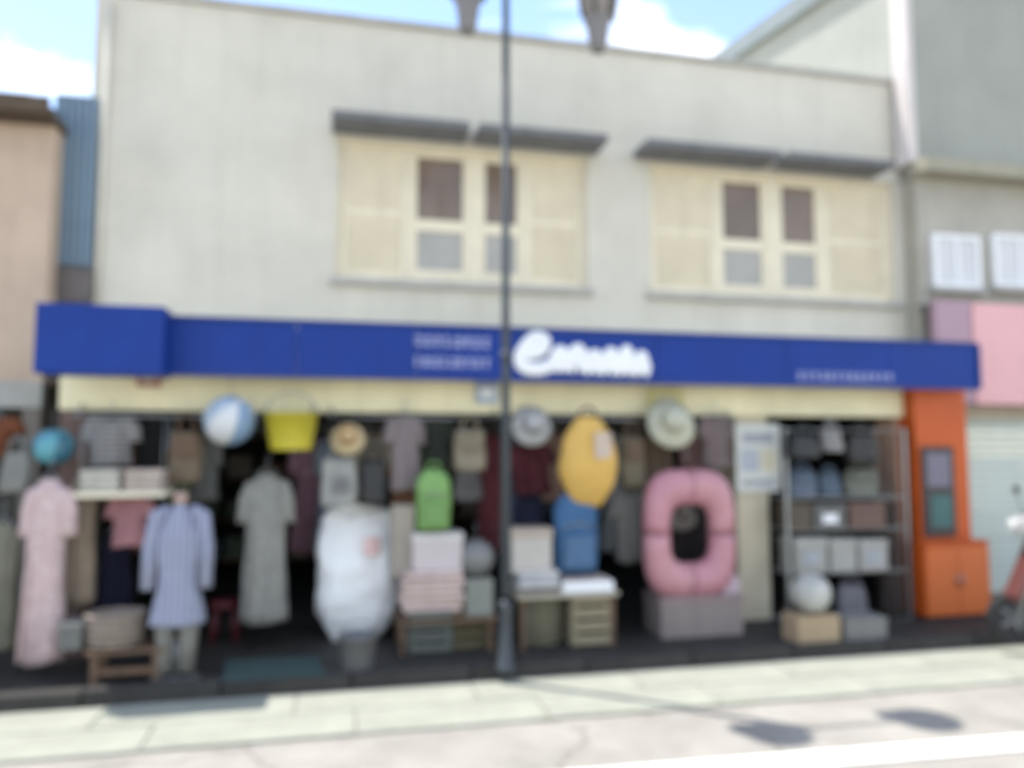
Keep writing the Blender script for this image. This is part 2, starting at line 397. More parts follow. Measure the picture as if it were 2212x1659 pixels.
for i in range(n):
    pts = []
    for k in range(15):
        a = k / 14
        pts.append((xb + wl * (i + a * 1.02 - .10 * math.sin(2 * math.pi * a + i * .6)), za + hx * (.5 - .5 * math.cos(2 * math.pi * a)) * (.86 + .14 * math.sin(i * 2.1))))
    ribbon(pts, .060, M_white)
    if i % 2 == 0: ribbon([(xb + wl * (i + .3), za + .01), (xb + wl * (i + .8), za + hx * .35), (xb + wl * (i + .9), za + hx * .8)], .044, M_white)
def small_text(x0, x1, z, h, n, t):
    rnd = random.Random(int(x0 * 100 + z * 1000)); wd = (x1 - x0) / n
    for i in range(n):
        m = MB(); cx_ = x0 + (i + .5) * wd; ww = wd * .72
        for k in range(2): m.span((cx_ - ww / 2, -.010, z + h * (.08 + .45 * k + rnd.uniform(0, .2))), (cx_ + ww / 2 * rnd.uniform(.5, 1), -.002, z + h * (.08 + .45 * k + .2) + t))
        xk = cx_ + rnd.uniform(-.3, .3) * ww; m.span((xk, -.0115, z), (xk + t, -.003, z + h))
        m.build('letter', M_pale, sg)
x0, _ = SL(892, 760); x1, _ = SL(1062, 760)
small_text(x0, x1, .25, .11, 8, .016); small_text(x0, x1, .08, .10, 9, .014)
x0, _ = SL(1722, 815); x1, _ = SL(1930, 820)
small_text(x0, x1, .035, .09, 13, .012)
# ------------------------------------------------------------------ neighbours
M_salmon = mat('plaster_salmon', (.50, .385, .295), .9, .12, 2, .25, 60, streak=.3)
lx1 = P(108, 500, -.35).x
lb = thing('neighbour_house', 'salmon plastered house with dark brown eaves left of the cream shop', 'building', (lx1 - 2, -.35, 0))
zE = P(60, 268, -.35).z
MB().span((-5, 0, 2.35), (2, 8, zE)).build('wall', M_salmon, lb)
ev = MB(); ev.span((-5.1, -.26, zE), (P(106, 240, -.6).x - lb.location.x, 8, zE + .07)); ev.span((-5.1, -.29, zE + .01), (P(106, 240, -.6).x - lb.location.x + .01, -.262, zE + .15))
ev.build('eave', mat('eave_brown', (.09, .065, .045), .8, .2, 6), lb)
rf = MB(); rf.sheet(lambda u, v: (-5.2 + 7.1 * u, -.3 + 4.5 * v, zE + .152 + .9 * v), 2, 2, smooth=False); rf.build('roof', mat('roof_sheet_brown', (.16, .11, .09), .7, .2, 5), lb)
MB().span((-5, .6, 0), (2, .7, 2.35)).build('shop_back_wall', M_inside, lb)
MB().span((-5, -.02, 2.12), (2, .08, 2.349)).build('lintel', mat('lintel_grey', (.36, .36, .33), .8, .15, 4, streak=.3), lb)
MB().span((1.86, -.02, 0), (2.0, .6, 2.12)).build('pillar', mat('paint_grey_brown', (.17, .15, .13), .8, .15, 4), lb)
# blue grey metal clad strip in the gap
gx0, gx1 = P(112, 400, -.1).x, P(204, 400, -.1).x
gz0, gz1 = P(150, 575, -.1).z, P(150, 205, -.1).z
gp = thing('metal_cladding', 'tall blue grey ribbed metal panel filling the gap between salmon house and cream shop', 'cladding', ((gx0 + gx1) / 2, -.1, gz0))
M_bg = mat('metal_bluegrey', (.155, .225, .29), .5, .1, 4, streak=.3)
hw = (gx1 - gx0) / 2
MB().span((-hw, 0, 0), (hw, .03, gz1 - gz0)).build('backing_sheet', M_bg, gp)
rib0 = None
for i in range(5):
    x = -hw + .05 + i * (2 * hw - .1) / 4
    if rib0 is None: rib0 = MB().span((-.025, -.03, 0.01), (.025, -.001, gz1 - gz0 - .01), bev=.008).build('rib', M_bg, gp, (x, 0, 0))
    else: o = rib0.copy(); COL.objects.link(o); o.location = (x, 0, 0)
tag(MB().span((gx0, -.14, gz0 - .34), (gx1 + .02, -.02, gz0 - .01), bev=.02).build('meter_box', mat('meter_brown', (.12, .105, .10), .6, .2, 6)), 'dark grey brown meter box under the blue grey metal panel', 'meter box')
# right neighbour
M_rg = mat('plaster_greygreen', (.325, .335, .30), .9, .1, 1.2, .2, 60, streak=.35)
rx0 = P(1985, 500, -.25).x
rb = thing('neighbour_building', 'tall grey green building with a pink sign right of the cream shop', 'building', (rx0, -.25, 0))
zl = P(2090, 362, -.25).z
ztop = 11.5
def PX(px, py, X_):
    d = ray(px, py); return Vector((0, -CAM_D, CAM_H)) + d * (X_ / d.x)
s1, s2 = PX(1650, 92, rx0), PX(1800, -8, rx0)              # roof slope seen on its side wall
slp = (s2.z - s1.z) / (s2.y - s1.y)
yb_ = 14.0; zf = s1.z + slp * (-.25 - s1.y); zb_ = s1.z + slp * (yb_ - s1.y)
m = MB()
pr = [(0, zl), (yb_ + .25, zl), (yb_ + .25, zb_), (0, zf)]
va = [m.bm.verts.new((0, y, z)) for y, z in pr]; vb = [m.bm.verts.new((7, y, z)) for y, z in pr]
m.bm.faces.new(va); m.bm.faces.new(vb[::-1])
for k in range(4): m.bm.faces.new((va[k], vb[k], vb[(k + 1) % 4], va[(k + 1) % 4]))
m.build('upper_wall', M_rg, rb)
m = MB()
pr = [(-.3, zf + .3 * -slp * 1 + .004), (yb_ + .5, zb_ + .25 * slp + .004), (yb_ + .5, zb_ + .25 * slp + .30), (-.3, zf - .3 * slp + .30)]
va = [m.bm.verts.new((-.12, y, z)) for y, z in pr]; vb = [m.bm.verts.new((7.1, y, z)) for y, z in pr]
m.bm.faces.new(va); m.bm.faces.new(vb[::-1])
for k in range(4): m.bm.faces.new((va[k], vb[k], vb[(k + 1) % 4], va[(k + 1) % 4]))
m.build('roof', mat('roof_greygreen', (.20, .23, .235), .6, .1, 3), rb)
MB().span((-.06, -.22, zl - .16), (7, 0.1, zl - .001), bev=.01).build('ledge', mat('ledge_olive', (.33, .31, .24), .9, .15, 4, streak=.4), rb)
zs = P(2090, 668, -.3).z
MB().span((0, .02, 2.2), (7, 8.9, zl - .16)).build('lower_wall', mat('plaster_beigegrey', (.38, .36, .31), .9, .1, 2, .2, 60, streak=.35), rb)
MB().span((-.1, -.03, zl + .001), (-.001, .2, zf - .5)).build('edge_strip', mat('plaster_pale_pink', (.60, .55, .53), .9, .06, 3), rb)
# white framed windows of the neighbour
for (a, b) in ((2012, 2118), (2142, 2262)):
    x0, x1, z0, z1 = rect_px(a, 505, b, 625, -.27)
    wd = bpy.data.objects.new('window', None); COL.objects.link(wd); wd.parent = rb; wd.location = (x0 - rx0, -.02, z0)
    W, H = x1 - x0, z1 - z0
    MB().span((0, -.03, 0), (.05, .035, H)).span((W - .05, -.03, 0), (W, .035, H)).span((.05, -.028, 0), (W - .05, .033, .05)).span((.05, -.028, H - .05), (W - .05, .033, H)).span((W / 2 - .02, -.026, .05), (W / 2 + .02, .033, H - .05)).build('window_frame', M_white, wd)
    MB().span((.05, 0, .05), (W - .05, .01, H - .05)).build('pane', mat('blind_white', (.58, .59, .60), .5, .06, 3), wd)
    MB().span((-.04, -.08, -.06), (W + .04, .03, -.002)).build('sill', M_cap, wd)
# pink sign
px0, pxx, pz0, pz1 = rect_px(2034, 872, 2400, 668, -.55)
ps = thing('pink_sign', 'pink shop sign with a mauve end on the grey green building', 'sign', (px0, -.55, pz0))
wS = pxx - px0; hS = pz1 - pz0; xm = P(2106, 760, -.55).x - px0
MB().span((xm, 0, 0), (wS, .12, hS), bev=.006).build('sign_panel', mat('sign_pink', (.70, .38, .39), .45, .06, 2), ps)
MB().span((0, .02, 0.02), (xm - .003, .12, hS), bev=.006).build('mauve_panel', mat('sign_mauve', (.38, .25, .30), .5, .08, 2), ps)
MB().span((-.02, .12, -.03), (wS, .29, 0.0)).build('bracket', M_steel, ps)
# shutter of the neighbour
zsh = P(2150, 905, -.2).z
m = MB(); z = FLOOR
while z < zsh: m.box((3.0, .03, z + .045), (6.0, .03, .082), bev=.012); z += .088
m.build('roller_shutter', mat('shutter_pale_green', (.52, .575, .52), .5, .06, 3, streak=.25), rb)
MB().span((0, -.06, zsh), (7, .019, 2.6)).build('shutter_box', mat('box_beige', (.42, .36, .28), .7, .1, 3, streak=.3), rb)
# ------------------------------------------------------------------ street lamp
lp = G(1092, 1448, FLOOR)
lamp = thing('street_lamp', 'slim dark grey street lamp with two lanterns standing before the blue sign', 'street lamp', (lp.x, lp.y, FLOOR))
zt = P(1095, -60, lp.y).z - FLOOR
MB().lathe([(.075, 0), (.075, .03), (.055, .05), (.048, .45), (.054, .46), (.054, .49), (.040, .52)], seg=16).build('base', M_iron, lamp)
MB().tube([(0, 0, .55), (0, 0, 2.4), (0, 0, zt)], [.039, .033, .028], seg=14).build('pole', M_iron, lamp)
MB().tube([(0, 0, 2.35), (0, 0, 2.42)], .042, seg=14).build('collar', M_iron, lamp)
def lantern(px, py):
    q = P(px, py, lp.y)
    x, z = q.x - lp.x, q.z - FLOOR                # bottom tip
    top = zt - .05
    arm = MB(); arm.tube([(0, 0, top), (x * .5, 0, top + .06), (x, 0, top + .0), (x, 0, z + .02)], .017, seg=8); arm.build('arm', M_iron, lamp)
    l = MB().lathe([(.05, 0), (.075, .06), (.095, .22), (.115, .27), (.12, .28)], (0, 0, 0), seg=16).build('lantern_holder', mat('lamp_grey', (.20, .195, .20), .5, .1, 6), lamp, (x, 0, z))
    MB().lathe([(.13, .282), (.19, .62), (.195, .66)], seg=6).build('lantern_glass', mat('lamp_glass', (.30, .28, .27), .2, .1, 4), l)
    MB().lathe([(.215, .662), (.205, .70), (.10, .84), (.03, .88), (.03, .94)], seg=16).build('lantern_cap', M_iron, l)
    m = MB()
    for k in range(6):
        a = k * math.pi / 3; m.tube([(.135 * math.cos(a), .135 * math.sin(a), .28), (.197 * math.cos(a), .197 * math.sin(a), .66)], .012, seg=5)
    m.build('lantern_frame', M_iron, l)
lantern(1010, 72); lantern(1292, 112)

# ------------------------------------------------------------------ goods: builders
_P0 = P
def P(px, py, Y): return _P0(px, py, Y - DY)      # goods are measured from the shop front
FRONT = -.42                                    # plane of the goods hung along the front
def area(x0, y0, x1, y1, Y):                    # bottom centre, width, height in metres
    a, b = P(x0, y0, Y), P(x1, y1, Y)
    return Vector(((a.x + b.x) / 2, Y - DY, b.z)), b.x - a.x, a.z - b.z
def hanger(parent, z, half, name='hanger'):
    m = MB(); m.tube([(-half, 0, z - .09), (-half * .5, 0, z - .035), (0, 0, z), (half * .5, 0, z - .035), (half, 0, z - .09), (-half, 0, z - .092)], .006, seg=6)
    m.tube([(0, 0, z), (0, 0, z + .05), (.025, 0, z + .075), (.0, 0, z + .105), (-.025, 0, z + .08)], .004, seg=6)
    return m.build(name, M_steel, parent)
def garment(name, label, cat, box, Y, m_, prof, sleeves=0, depth=.09, folds=5, seed=1, rz=0, trim=None, print_m=None, group=None):
    # prof: list of (height fraction from the top, half width fraction)
    p, W, H = area(*box, Y)
    t = thing(name, label, cat, p, rz, group)
    rnd = random.Random(seed)
    if not rz: t.rotation_euler.z = rnd.uniform(-.3, .3)
    ph = rnd.uniform(0, 6)
    def half(f):
        for (f0, w0), (f1, w1) in zip(prof, prof[1:]):
            if f <= f1:
                s = (f - f0) / max(1e-6, f1 - f0); s = s * s * (3 - 2 * s)
                return (w0 + (w1 - w0) * s) * W / 2
        return prof[-1][1] * W / 2
    m = MB()
    def fn(u, v):
        f = 1 - v
        a = 2 * math.pi * u
        hwid = half(f)
        d = depth * (.35 + .65 * min(1, f * 4)) * (0.6 + .4 * f)
        x = hwid * math.copysign(abs(math.cos(a)) ** .8, math.cos(a)) + .035 * W * f * math.sin(ph + 2.5 * f)
        rip = (.035 + .03 * math.sin(ph * 3 + 3 * x / W)) * f * math.sin(folds * 2 * math.pi * (x / max(W, .01)) + ph + 2.2 * f) + .012 * math.sin(17 * x / W + ph * 2)
        y = d * math.sin(a) + rip * min(1, W * 2.2)
        z = H * (1 - f) + (.012 * math.sin(6 * u * math.pi + ph) if f > .97 else 0)
        return (x, y, z)
    m.sheet(fn, 40, 16, closed_u=True)
    m.wobble(.010, 6, seed); m.build('garment_body', m_, t)
    hw0 = half(.06)
    if sleeves:
        h1 = half(.1)
        for s in (-1, 1):
            sm = MB(); L_ = sleeves * H
            sm.tube([(s * half(.03) * .45, 0, H * .955), (s * h1 * .86, 0, H * .925 - .015), (s * (h1 + .018), .005, H * .90 - L_ * .35), (s * (h1 + .026), .004, H * .90 - L_ * .7), (s * (h1 + .03), 0, H * .90 - L_)], [.03, .066, .066, .062, .064], seg=14)
            for v in sm.bm.verts: v.co.y *= .8
            sm.wobble(.014, 9, seed + s); sm.build('sleeve', m_, t)
    if trim:
        MB().lathe([(hw0 * .42, -.012), (hw0 * .46, 0), (hw0 * .38, .015)], (0, 0, H), seg=16, sy=.5).build('collar', trim, t)
    if print_m:
        m = MB(); n = 7
        m.sheet(lambda u, v: (half(.35) * .55 * (2 * u - 1), -depth * .95 - .012 - .02 * (1 - abs(2 * u - 1)), H * (.52 + .26 * v)), n, n)
        m.build('print', print_m, t)
    hanger(t, H + .05, max(.06, hw0 * .8))
    return t
DRESS = [(0, .22), (.06, .5), (.2, .62), (.38, .58), (.7, .8), (1, 1.0)]
LONG = [(0, .3), (.05, .72), (.2, .85), (.45, .82), (.8, .92), (1, 1.0)]
TEE = [(0, .35), (.1, .82), (.3, .92), (.7, .93), (1, .98)]
WRAP = [(0, .5), (.08, .95), (.5, 1.0), (1, .9)]
def bag(name, label, cat, box, Y, m_, handle=.35, depth=.16, flap=None, badge=None, group=None, rz=0, seed=1):
    p, W, H = area(*box, Y)
    t = thing(name, label, cat, p, rz, group)
    hh = H * handle; bh = H - hh
    m = MB()
    def fn(u, v):
        a = 2 * math.pi * u; c, s_ = math.cos(a), math.sin(a)
        e = .45
        wv = 1 - .18 * v ** 2 - .10 * (1 - v) ** 3
        return (W / 2 * wv * math.copysign(abs(c) ** e, c), depth / 2 * (1 - .45 * v) * math.copysign(abs(s_) ** e, s_), bh * v)
    m.sheet(fn, 28, 9, closed_u=True); m.wobble(.014, 7, seed); m.build('bag_body', m_, t)
    for s in (-1, 1):
        MB().tube([(-W * .24, s * depth * .22, bh * .93), (-W * .2, s * depth * .2, bh + hh * .6), (0, s * depth * .1, bh + hh * .97), (W * .2, s * depth * .2, bh + hh * .6), (W * .24, s * depth * .22, bh * .93)], .011, seg=7).build('handle', flap or m_, t)
    if flap: MB().box((0, -depth * .46, bh * .72), (W * .72, .03, bh * .42), bev=.012).build('flap', flap, t)
    if badge: MB().box((W * .05, -depth * .55, bh * .45), (W * .42, .012, bh * .32), bev=.004).build('badge', badge, t)
    return t
def backpack(name, label, box, Y, m_, m2, group=None, seed=2, rz=0):
    p, W, H = area(*box, Y); t = thing(name, label, 'backpack', p, rz, group); D = .2
    m = MB()
    m.sheet(lambda u, v: ((W / 2) * (1 - .55 * max(0, (v - .7) / .3) ** 2.4 - .06 * (1 - v) ** 4) * math.copysign(abs(math.cos(2 * math.pi * u)) ** .5, math.cos(2 * math.pi * u)), D / 2 * (1 - .5 * max(0, (v - .65) / .35) ** 2) * math.copysign(abs(math.sin(2 * math.pi * u)) ** .5, math.sin(2 * math.pi * u)), H * v), 28, 14, closed_u=True)
    m.wobble(.01, 7, seed); m.build('bag_body', m_, t)
    MB().box((0, -D / 2 - .025, H * .27), (W * .7, .07, H * .40), bev=.025).build('front_pocket', m2, t)
    MB().tube([(-W * .38, -D * .5, H * .56), (0, -D * .56, H * .62), (W * .38, -D * .5, H * .56)], .008, seg=6).build('zip', M_steel, t)
    MB().tube([(-.05, 0, H * .97), (-.04, 0, H + .06), (.04, 0, H + .06), (.05, 0, H * .97)], .012, seg=7).build('handle', m2, t)
    return t
def ball(name, label, c, r, Y, ms, group=None):
    q = P(*c, Y); rr = r / K(q); t = thing(name, label, 'ball', (q.x, q.y, q.z - rr), 0, group)
    rot = Matrix.Rotation(.5, 3, 'Y') @ Matrix.Rotation(.6, 3, 'X')
    for k in range(6):
        m = MB()
        def fn(u, v, k=k):
            a = (k + u * .985) * math.pi / 3; b = math.pi * (v * .98 + .01)
            return rot @ Vector((rr * math.sin(b) * math.cos(a), rr * math.sin(b) * math.sin(a), rr * math.cos(b))) + Vector((0, 0, rr))
        m.sheet(fn, 7, 15); m.build('panel', ms[k % len(ms)], t)
    MB().tube([(0, 0, 2 * rr - .01), (0, 0, 2 * rr + .14)], .003, seg=5).build('string', M_steel, t)
    return t
def hat(name, label, c, r, Y, m_, band, tilt=70, group=None, rz=0.):
    q = P(*c, Y); rr = r / K(q)
    t = thing(name, label, 'hat', q, rz, group); t.rotation_euler = (R(tilt), 0, rz)
    m = MB(); m.lathe([(rr * .02, rr * .62), (rr * .3, rr * .60), (rr * .46, rr * .48), (rr * .5, 0.02), (rr * .75, .012), (rr, -.03), (rr * .99, -.04), (rr * .74, 0), (rr * .47, 0)], seg=28)
    m.wobble(.012, 5, r); m.build('hat_body', m_, t)
    MB().lathe([(rr * .505, .02), (rr * .51, .05), (rr * .49, .09), (rr * .47, .09)], seg=24).build('band', band, t)
    return t
def bucket(name, label, box, Y, m_, group=None, floor=False):
    p, W, H = area(*box, Y); t = thing(name, label, 'bucket', p, 0, group); r = W / 2
    MB().lathe([(r * .72, 0), (r * .75, .01), (r * .96, H * .95), (r, H * .95), (r, H), (r * .93, H), (r * .70, .02), (.001, .02)], seg=26).build('bucket_body', m_, t)
    MB().tube([(r * .98 * math.cos(a), -.02 - .3 * r * abs(math.sin(a)), H * .9 + r * .9 * math.sin(a)) for a in [math.pi * k / 10 for k in range(11)]], .006, seg=6).build('handle', M_steel, t)
    return t
def basket(name, label, box, Y, m_, group=None, D=None):
    p, W, H = area(*box, Y); t = thing(name, label, 'basket', p, 0, group); D = D or W * .7
    m = MB(); m.lathe([(.46, 0), (.5, H * .5), (.53, H * .96), (.50, H * .96), (.45, .03), (.001, .03)], seg=28, sx=W * .94, sy=D * .94); m.build('basket_body', m_, t)
    n = max(3, int(H / .045))
    for k in range(n):
        z = (k + .5) * H / n; r = .475 + .06 * z / H
        MB().tube([(r * W * .95 * math.cos(2 * math.pi * i / 26), r * D * .95 * math.sin(2 * math.pi * i / 26), z + (.006 if i % 2 else -.006)) for i in range(27)], .014, seg=6, cap=False).build('weave_band', m_, t)
    return t
def cbox(name, label, cat, box, Y, m_, D=.3, lid=None, lab=None, group=None, rz=0.):
    p, W, H = area(*box, Y); t = thing(name, label, cat, p, rz, group)
    MB().span((-W / 2, -D / 2, 0), (W / 2, D / 2, H * (.82 if lid else 1)), bev=.006).build('box_body', m_, t)
    if lid: MB().span((-W / 2 - .008, -D / 2 - .008, H * .80), (W / 2 + .008, D / 2 + .008, H), bev=.006).build('lid', lid, t)
    if lab: MB().span((-W * .25, -D / 2 - .008, H * .25), (W * .22, -D / 2 + .001, H * .62)).build('print', lab, t)
    return t
ORD = {3: ('bottom', 'middle', 'topmost'), 6: ('bottom', 'second from bottom', 'third from bottom', 'third from top', 'second from top', 'topmost')}
def folded(label, x0, x1, ybase, Y, ms, n, group, h=.055, D=.3, cat='cloth', name='folded_cloth'):
    a, b = P(x0, ybase, Y), P(x1, ybase, Y); z = a.z; W = b.x - a.x
    for k in range(n):
        m = MB(); m.box((0, 0, h / 2), (W * random.uniform(.9, 1), D, h * .96), bev=h * .38); m.wobble(.008, 8, k + x0)
        o = m.build(name, ms[k % len(ms)], None, ((a.x + b.x) / 2 + random.uniform(-.012, .012), Y - DY + random.uniform(-.01, .01), z + k * h)); o.rotation_euler.z = random.uniform(-.06, .06)
        tag(o, label % ORD[n][k], cat, group)
    return z + n * h
def crate(name, label, box, Y, m_, D=.4, group=None, rows=4):
    p, W, H = area(*box, Y); t = thing(name, label, 'crate', p, 0, group)
    for sx in (-1, 1):
        for sy in (-1, 1): MB().box((sx * (W / 2 - .02), sy * (D / 2 - .02), H / 2), (.04, .04, H), bev=.004).build('corner_post', m_, t)
    sh = H / rows
    s0 = {}
    for k in range(rows):
        z = (k + .5) * sh
        for key, c, d in (('f', (0, -D / 2 - .008, z), (W, .014, sh * .74)), ('b', (0, D / 2 + .008, z), (W, .014, sh * .74)), ('l', (-W / 2 - .008, 0, z), (.014, D - .02, sh * .74)), ('r', (W / 2 + .008, 0, z), (.014, D - .02, sh * .74))):
            if key in s0:
                o = s0[key].copy(); COL.objects.link(o); o.location = c
            else: s0[key] = MB().box((0, 0, 0), d, bev=.003).build('slat', m_, t, c)
    MB().span((-W / 2 + .01, -D / 2 + .01, .012), (W / 2 - .01, D / 2 - .01, .03)).build('bottom_board', m_, t)
    return t
def table(name, label, box, Y, m_, D=.55, cloth_m=None, group=None):
    p, W, H = area(*box, Y); p.z = FLOOR; H = P((box[0] + box[2]) / 2, box[1], Y).z - FLOOR
    t = thing(name, label, 'table', p, 0, group)
    MB().span((-W / 2, -D / 2, H - .03), (W / 2, D / 2, H), bev=.006).build('table_top', m_, t)
    for sx in (-1, 1):
        for sy in (-1, 1): MB().span((sx * (W / 2 - .05) - .02, sy * (D / 2 - .05) - .02, 0), (sx * (W / 2 - .05) + .02, sy * (D / 2 - .05) + .02, H - .03)).build('leg', M_wood, t)
    return t
def card(name, label, box, Y, m_, bits=(), cat='sign', rz=0., group=None):
    p, W, H = area(*box, Y); t = thing(name, label, cat, p, rz, group)
    MB().span((-W / 2, 0, 0), (W / 2, .012, H), bev=.002).build('board', m_, t)
    for (x0, z0, x1, z1, mm) in bits: MB().span((-W / 2 + x0 * W, -.004, z0 * H), (-W / 2 + x1 * W, -.0005, z1 * H)).build('print', mm, t)
    return t
# ------------------------------------------------------------------ rails the goods hang from
zr = P(1100, 904, FRONT).z
for (px0_, px1_, where) in ((150, 690, 'over the left clothes and the entrance'), (700, 1085, 'left of the street lamp'), (1110, 1590, 'right of the street lamp')):
    xa_, xb_ = P(px0_, 895, FRONT).x, P(px1_, 895, FRONT).x
    t = thing('hanging_rail', 'steel hanging rail under the lintel, ' + where, 'rail', (xa_, FRONT - DY, zr))
    MB().tube([(0, 0, 0), (xb_ - xa_, 0, 0)], .012, seg=10).build('bar', M_steel, t)
    for x in (.06, xb_ - xa_ - .06): MB().tube([(x, 0, .0), (x, .06, .06), (x, FRONT * -1 - .301, .10)], .009, seg=8).build('bracket', M_steel, t)

# ------------------------------------------------------------------ goods, from left to right
ball('beach_ball', 'teal beach ball hanging above the long pink dress', (116, 965), 40, -.55, [plastic('teal', (.06, .22, .30)), plastic('teal2', (.09, .30, .36)), plastic('tealdk', (.04, .14, .20))])
garment('long_dress', 'long pale pink dress hanging at the far left of the shop', 'dress', (58, 1035, 142, 1425), -.75, cloth('pink_pale', (.53, .40, .39), pattern=('dots', (.60, .52, .49))), LONG, sleeves=.22, seed=3)
garment('long_robe', 'tan robe hanging behind the long pale pink dress', 'robe', (136, 1035, 206, 1300), -.5, cloth('tan', (.30, .24, .18)), LONG, seed=4)
garment('shirt', 'grey short sleeved shirt hanging on the left near the teal ball', 'shirt', (192, 905, 286, 1004), -.4, cloth('grey', (.20, .19, .185), pattern=('stripe', (.30, .29, .28), 'Z')), TEE, sleeves=.4, seed=5)
garment('shirt', 'black shirt hanging right of the grey short sleeved shirt', 'shirt', (294, 900, 362, 1010), -.2, cloth('black', (.02, .02, .02)), TEE, sleeves=.4, seed=6)
bag('shoulder_bag', 'tall brown canvas bag hanging left of the pale blue ball', 'bag', (366, 890, 438, 1040), -.45, cloth('brown', (.17, .13, .09)), handle=.3, flap=M_wood, seed=3)
# white shelf board with folded towels
pb, Wb, Hb = area(176, 1012, 366, 1070, -.6)
sh = thing('wall_shelf', 'cream hanging shelf board below the grey and black shirts', 'shelf', pb)
MB().span((-Wb / 2, -.18, 0), (Wb / 2, .18, .04), bev=.005).build('board', M_cream, sh)
for s in (-1, 1):
    for y in (-.15, .15): MB().tube([(s * (Wb / 2 - .03), y, .04), (s * (Wb / 2 - .03), y * .6, zr - pb.z)], .004, seg=6).build('cord', M_steel, sh)
zt_ = pb.z + .041
for i, (c, lbl) in enumerate((((.46, .44, .38), 'stack of off white folded towels at the left end of the cream shelf board'), ((.44, .37, .32), 'stack of beige folded towels at the right end of the cream shelf board'))):
    for k in range(3):
        m = MB(); m.box((0, 0, .028), (Wb * .44, .28, .054), bev=.02); m.wobble(.006, 8, k + i)
        tag(m.build('folded_towel', cloth('towel%d' % i, c), None, (pb.x + (-.245 + .49 * i) * Wb, pb.y, zt_ + k * .056)), ('bottom', 'middle', 'topmost')[k] + (' off white folded towel of the left stack on the cream shelf board', ' beige folded towel of the right stack on the cream shelf board')[i], 'towel', 'folded towels on the cream shelf board')
garment('blouse', 'dusky pink blouse hanging below the cream shelf board', 'blouse', (242, 1072, 318, 1178), -.55, cloth('dusky', (.34, .17, .18)), TEE, sleeves=.35, seed=8)
garment('dress', 'dark navy dress hanging below the dusky pink blouse', 'dress', (200, 1150, 296, 1322), -.35, cloth('navy', (.014, .014, .03)), DRESS, seed=9)
# mannequin with lavender blouse and grey trousers
def mannequin():
    g = G(378, 1468, FLOOR); k = K(g)
    t = thing('mannequin', 'headless mannequin in a lavender blue tunic and grey trousers by the entrance', 'mannequin', (g.x, g.y, FLOOR))
    zt = _P0(378, 1085, g.y).z - FLOOR; zh = _P0(378, 1335, g.y).z - FLOOR
    W = 98 / k
    m = MB(); m.lathe([(.17, 0), (.17, .02), (.02, .03)], seg=24); m.build('stand_base', M_steel, t)
    MB().tube([(0, 0, .02), (0, 0, .3)], .014, seg=8).build('stand_pole', M_steel, t)
    lm = cloth('trouser_grey', (.20, .195, .175))
    for s in (-1, 1):
        lg = MB(); lg.tube([(s * .075, 0, .06), (s * .08, .01, .3), (s * .085, 0, zh + .08)], [.058, .062, .082], seg=14); lg.wobble(.008, 9, s); lg.build('trouser_leg', lm, t)
    body = MB(); Hh = zt - zh + .04
    def fn(u, v):
        a = 2 * math.pi * u
        wv = [1.16, 1.02, .86, .85, .92, .95, .62, .2]
        i = min(6, int(v * 7)); f = v * 7 - i; ww = wv[i] * (1 - f) + wv[i + 1] * f
        rip = 1 + .06 * (1 - v) * math.sin(9 * a)
        return (W / 2 * ww * math.cos(a) * rip, .115 * (ww * .75 + .25) * math.sin(a) * rip, zh - .04 + Hh * v)
    body.sheet(fn, 40, 22, closed_u=True); body.wobble(.008, 7, 2); body.build('tunic', cloth('lavender', (.24, .255, .34), pattern=('stripe', (.30, .315, .40), 'X')), t)
    for s in (-1, 1):
        sl = MB(); sl.tube([(s * W * .22, 0, zt - .045), (s * W * .45, 0, zt - .09), (s * W * .58, -.015, zt - .32), (s * W * .60, -.05, zt - .62)], [.04, .062, .052, .046], seg=12); sl.wobble(.008, 9, 5 + s); sl.build('sleeve', cloth('lavender', (.24, .255, .34), pattern=('stripe', (.30, .315, .40), 'X')), t)
    MB().lathe([(.05, 0), (.045, .06), (.05, .075), (.01, .085)], (0, 0, zt - .01), seg=16).build('neck', mat('mannequin_tan', (.40, .28, .24), .5, .05, 4), t)
mannequin()
# bench with basket
q0, q1 = G(150, 1512, FLOOR), G(335, 1500, FLOOR)
bw = q1.x - q0.x; bz = _P0(240, 1402, q0.y).z - FLOOR
q0.y = max(q0.y, KERB + .22)
bz = _P0(240, 1402, q0.y).z - FLOOR
bn = thing('wooden_bench', 'low dark wooden bench with slatted top at the left of the shop front', 'bench', ((q0.x + q1.x) / 2, q0.y + .12, FLOOR))
for k in range(4): MB().box((0, -.13 + k * .088, bz - .015), (bw, .078, .03), bev=.005).build('seat_slat', M_wood, bn)
for sx in (-1, 1):
    for sy in (-1, 1): MB().box((sx * (bw / 2 - .06), sy * .12, (bz - .03) / 2), (.05, .05, bz - .03), bev=.004).build('leg', M_wood, bn)
MB().box((0, -.12, bz * .35), (bw - .17, .022, .05), bev=.003).build('stretcher', M_wood, bn)
by = bn.location.y
def on(px, z_world, Y): return P(px, 1000, Y).x
def lathe_thing(name, label, cat, loc, prof, m_, part, seg=24, group=None):
    t = thing(name, label, cat, loc, 0, group); MB().lathe(prof, seg=seg).build(part, m_, t); return t
yb = P(250, 0, by); k_ = 235
b0 = basket('wicker_basket', 'taupe wicker basket on the low dark wooden bench', (186, 1334, 312, 1402), by + DY, mat('wicker_taupe', (.26, .21, .17), .8, .25, 25, .4, 80), D=.32); b0.location.z = FLOOR + bz + .002
c0 = cbox('storage_box', 'grey box on the left end of the low wooden bench', 'box', (138, 1350, 184, 1404), by + DY, mat('box_grey', (.13, .135, .125), .6, .1, 5), D=.2, lid=mat('box_grey2', (.17, .17, .16), .6)); c0.location.z = FLOOR + bz + .002
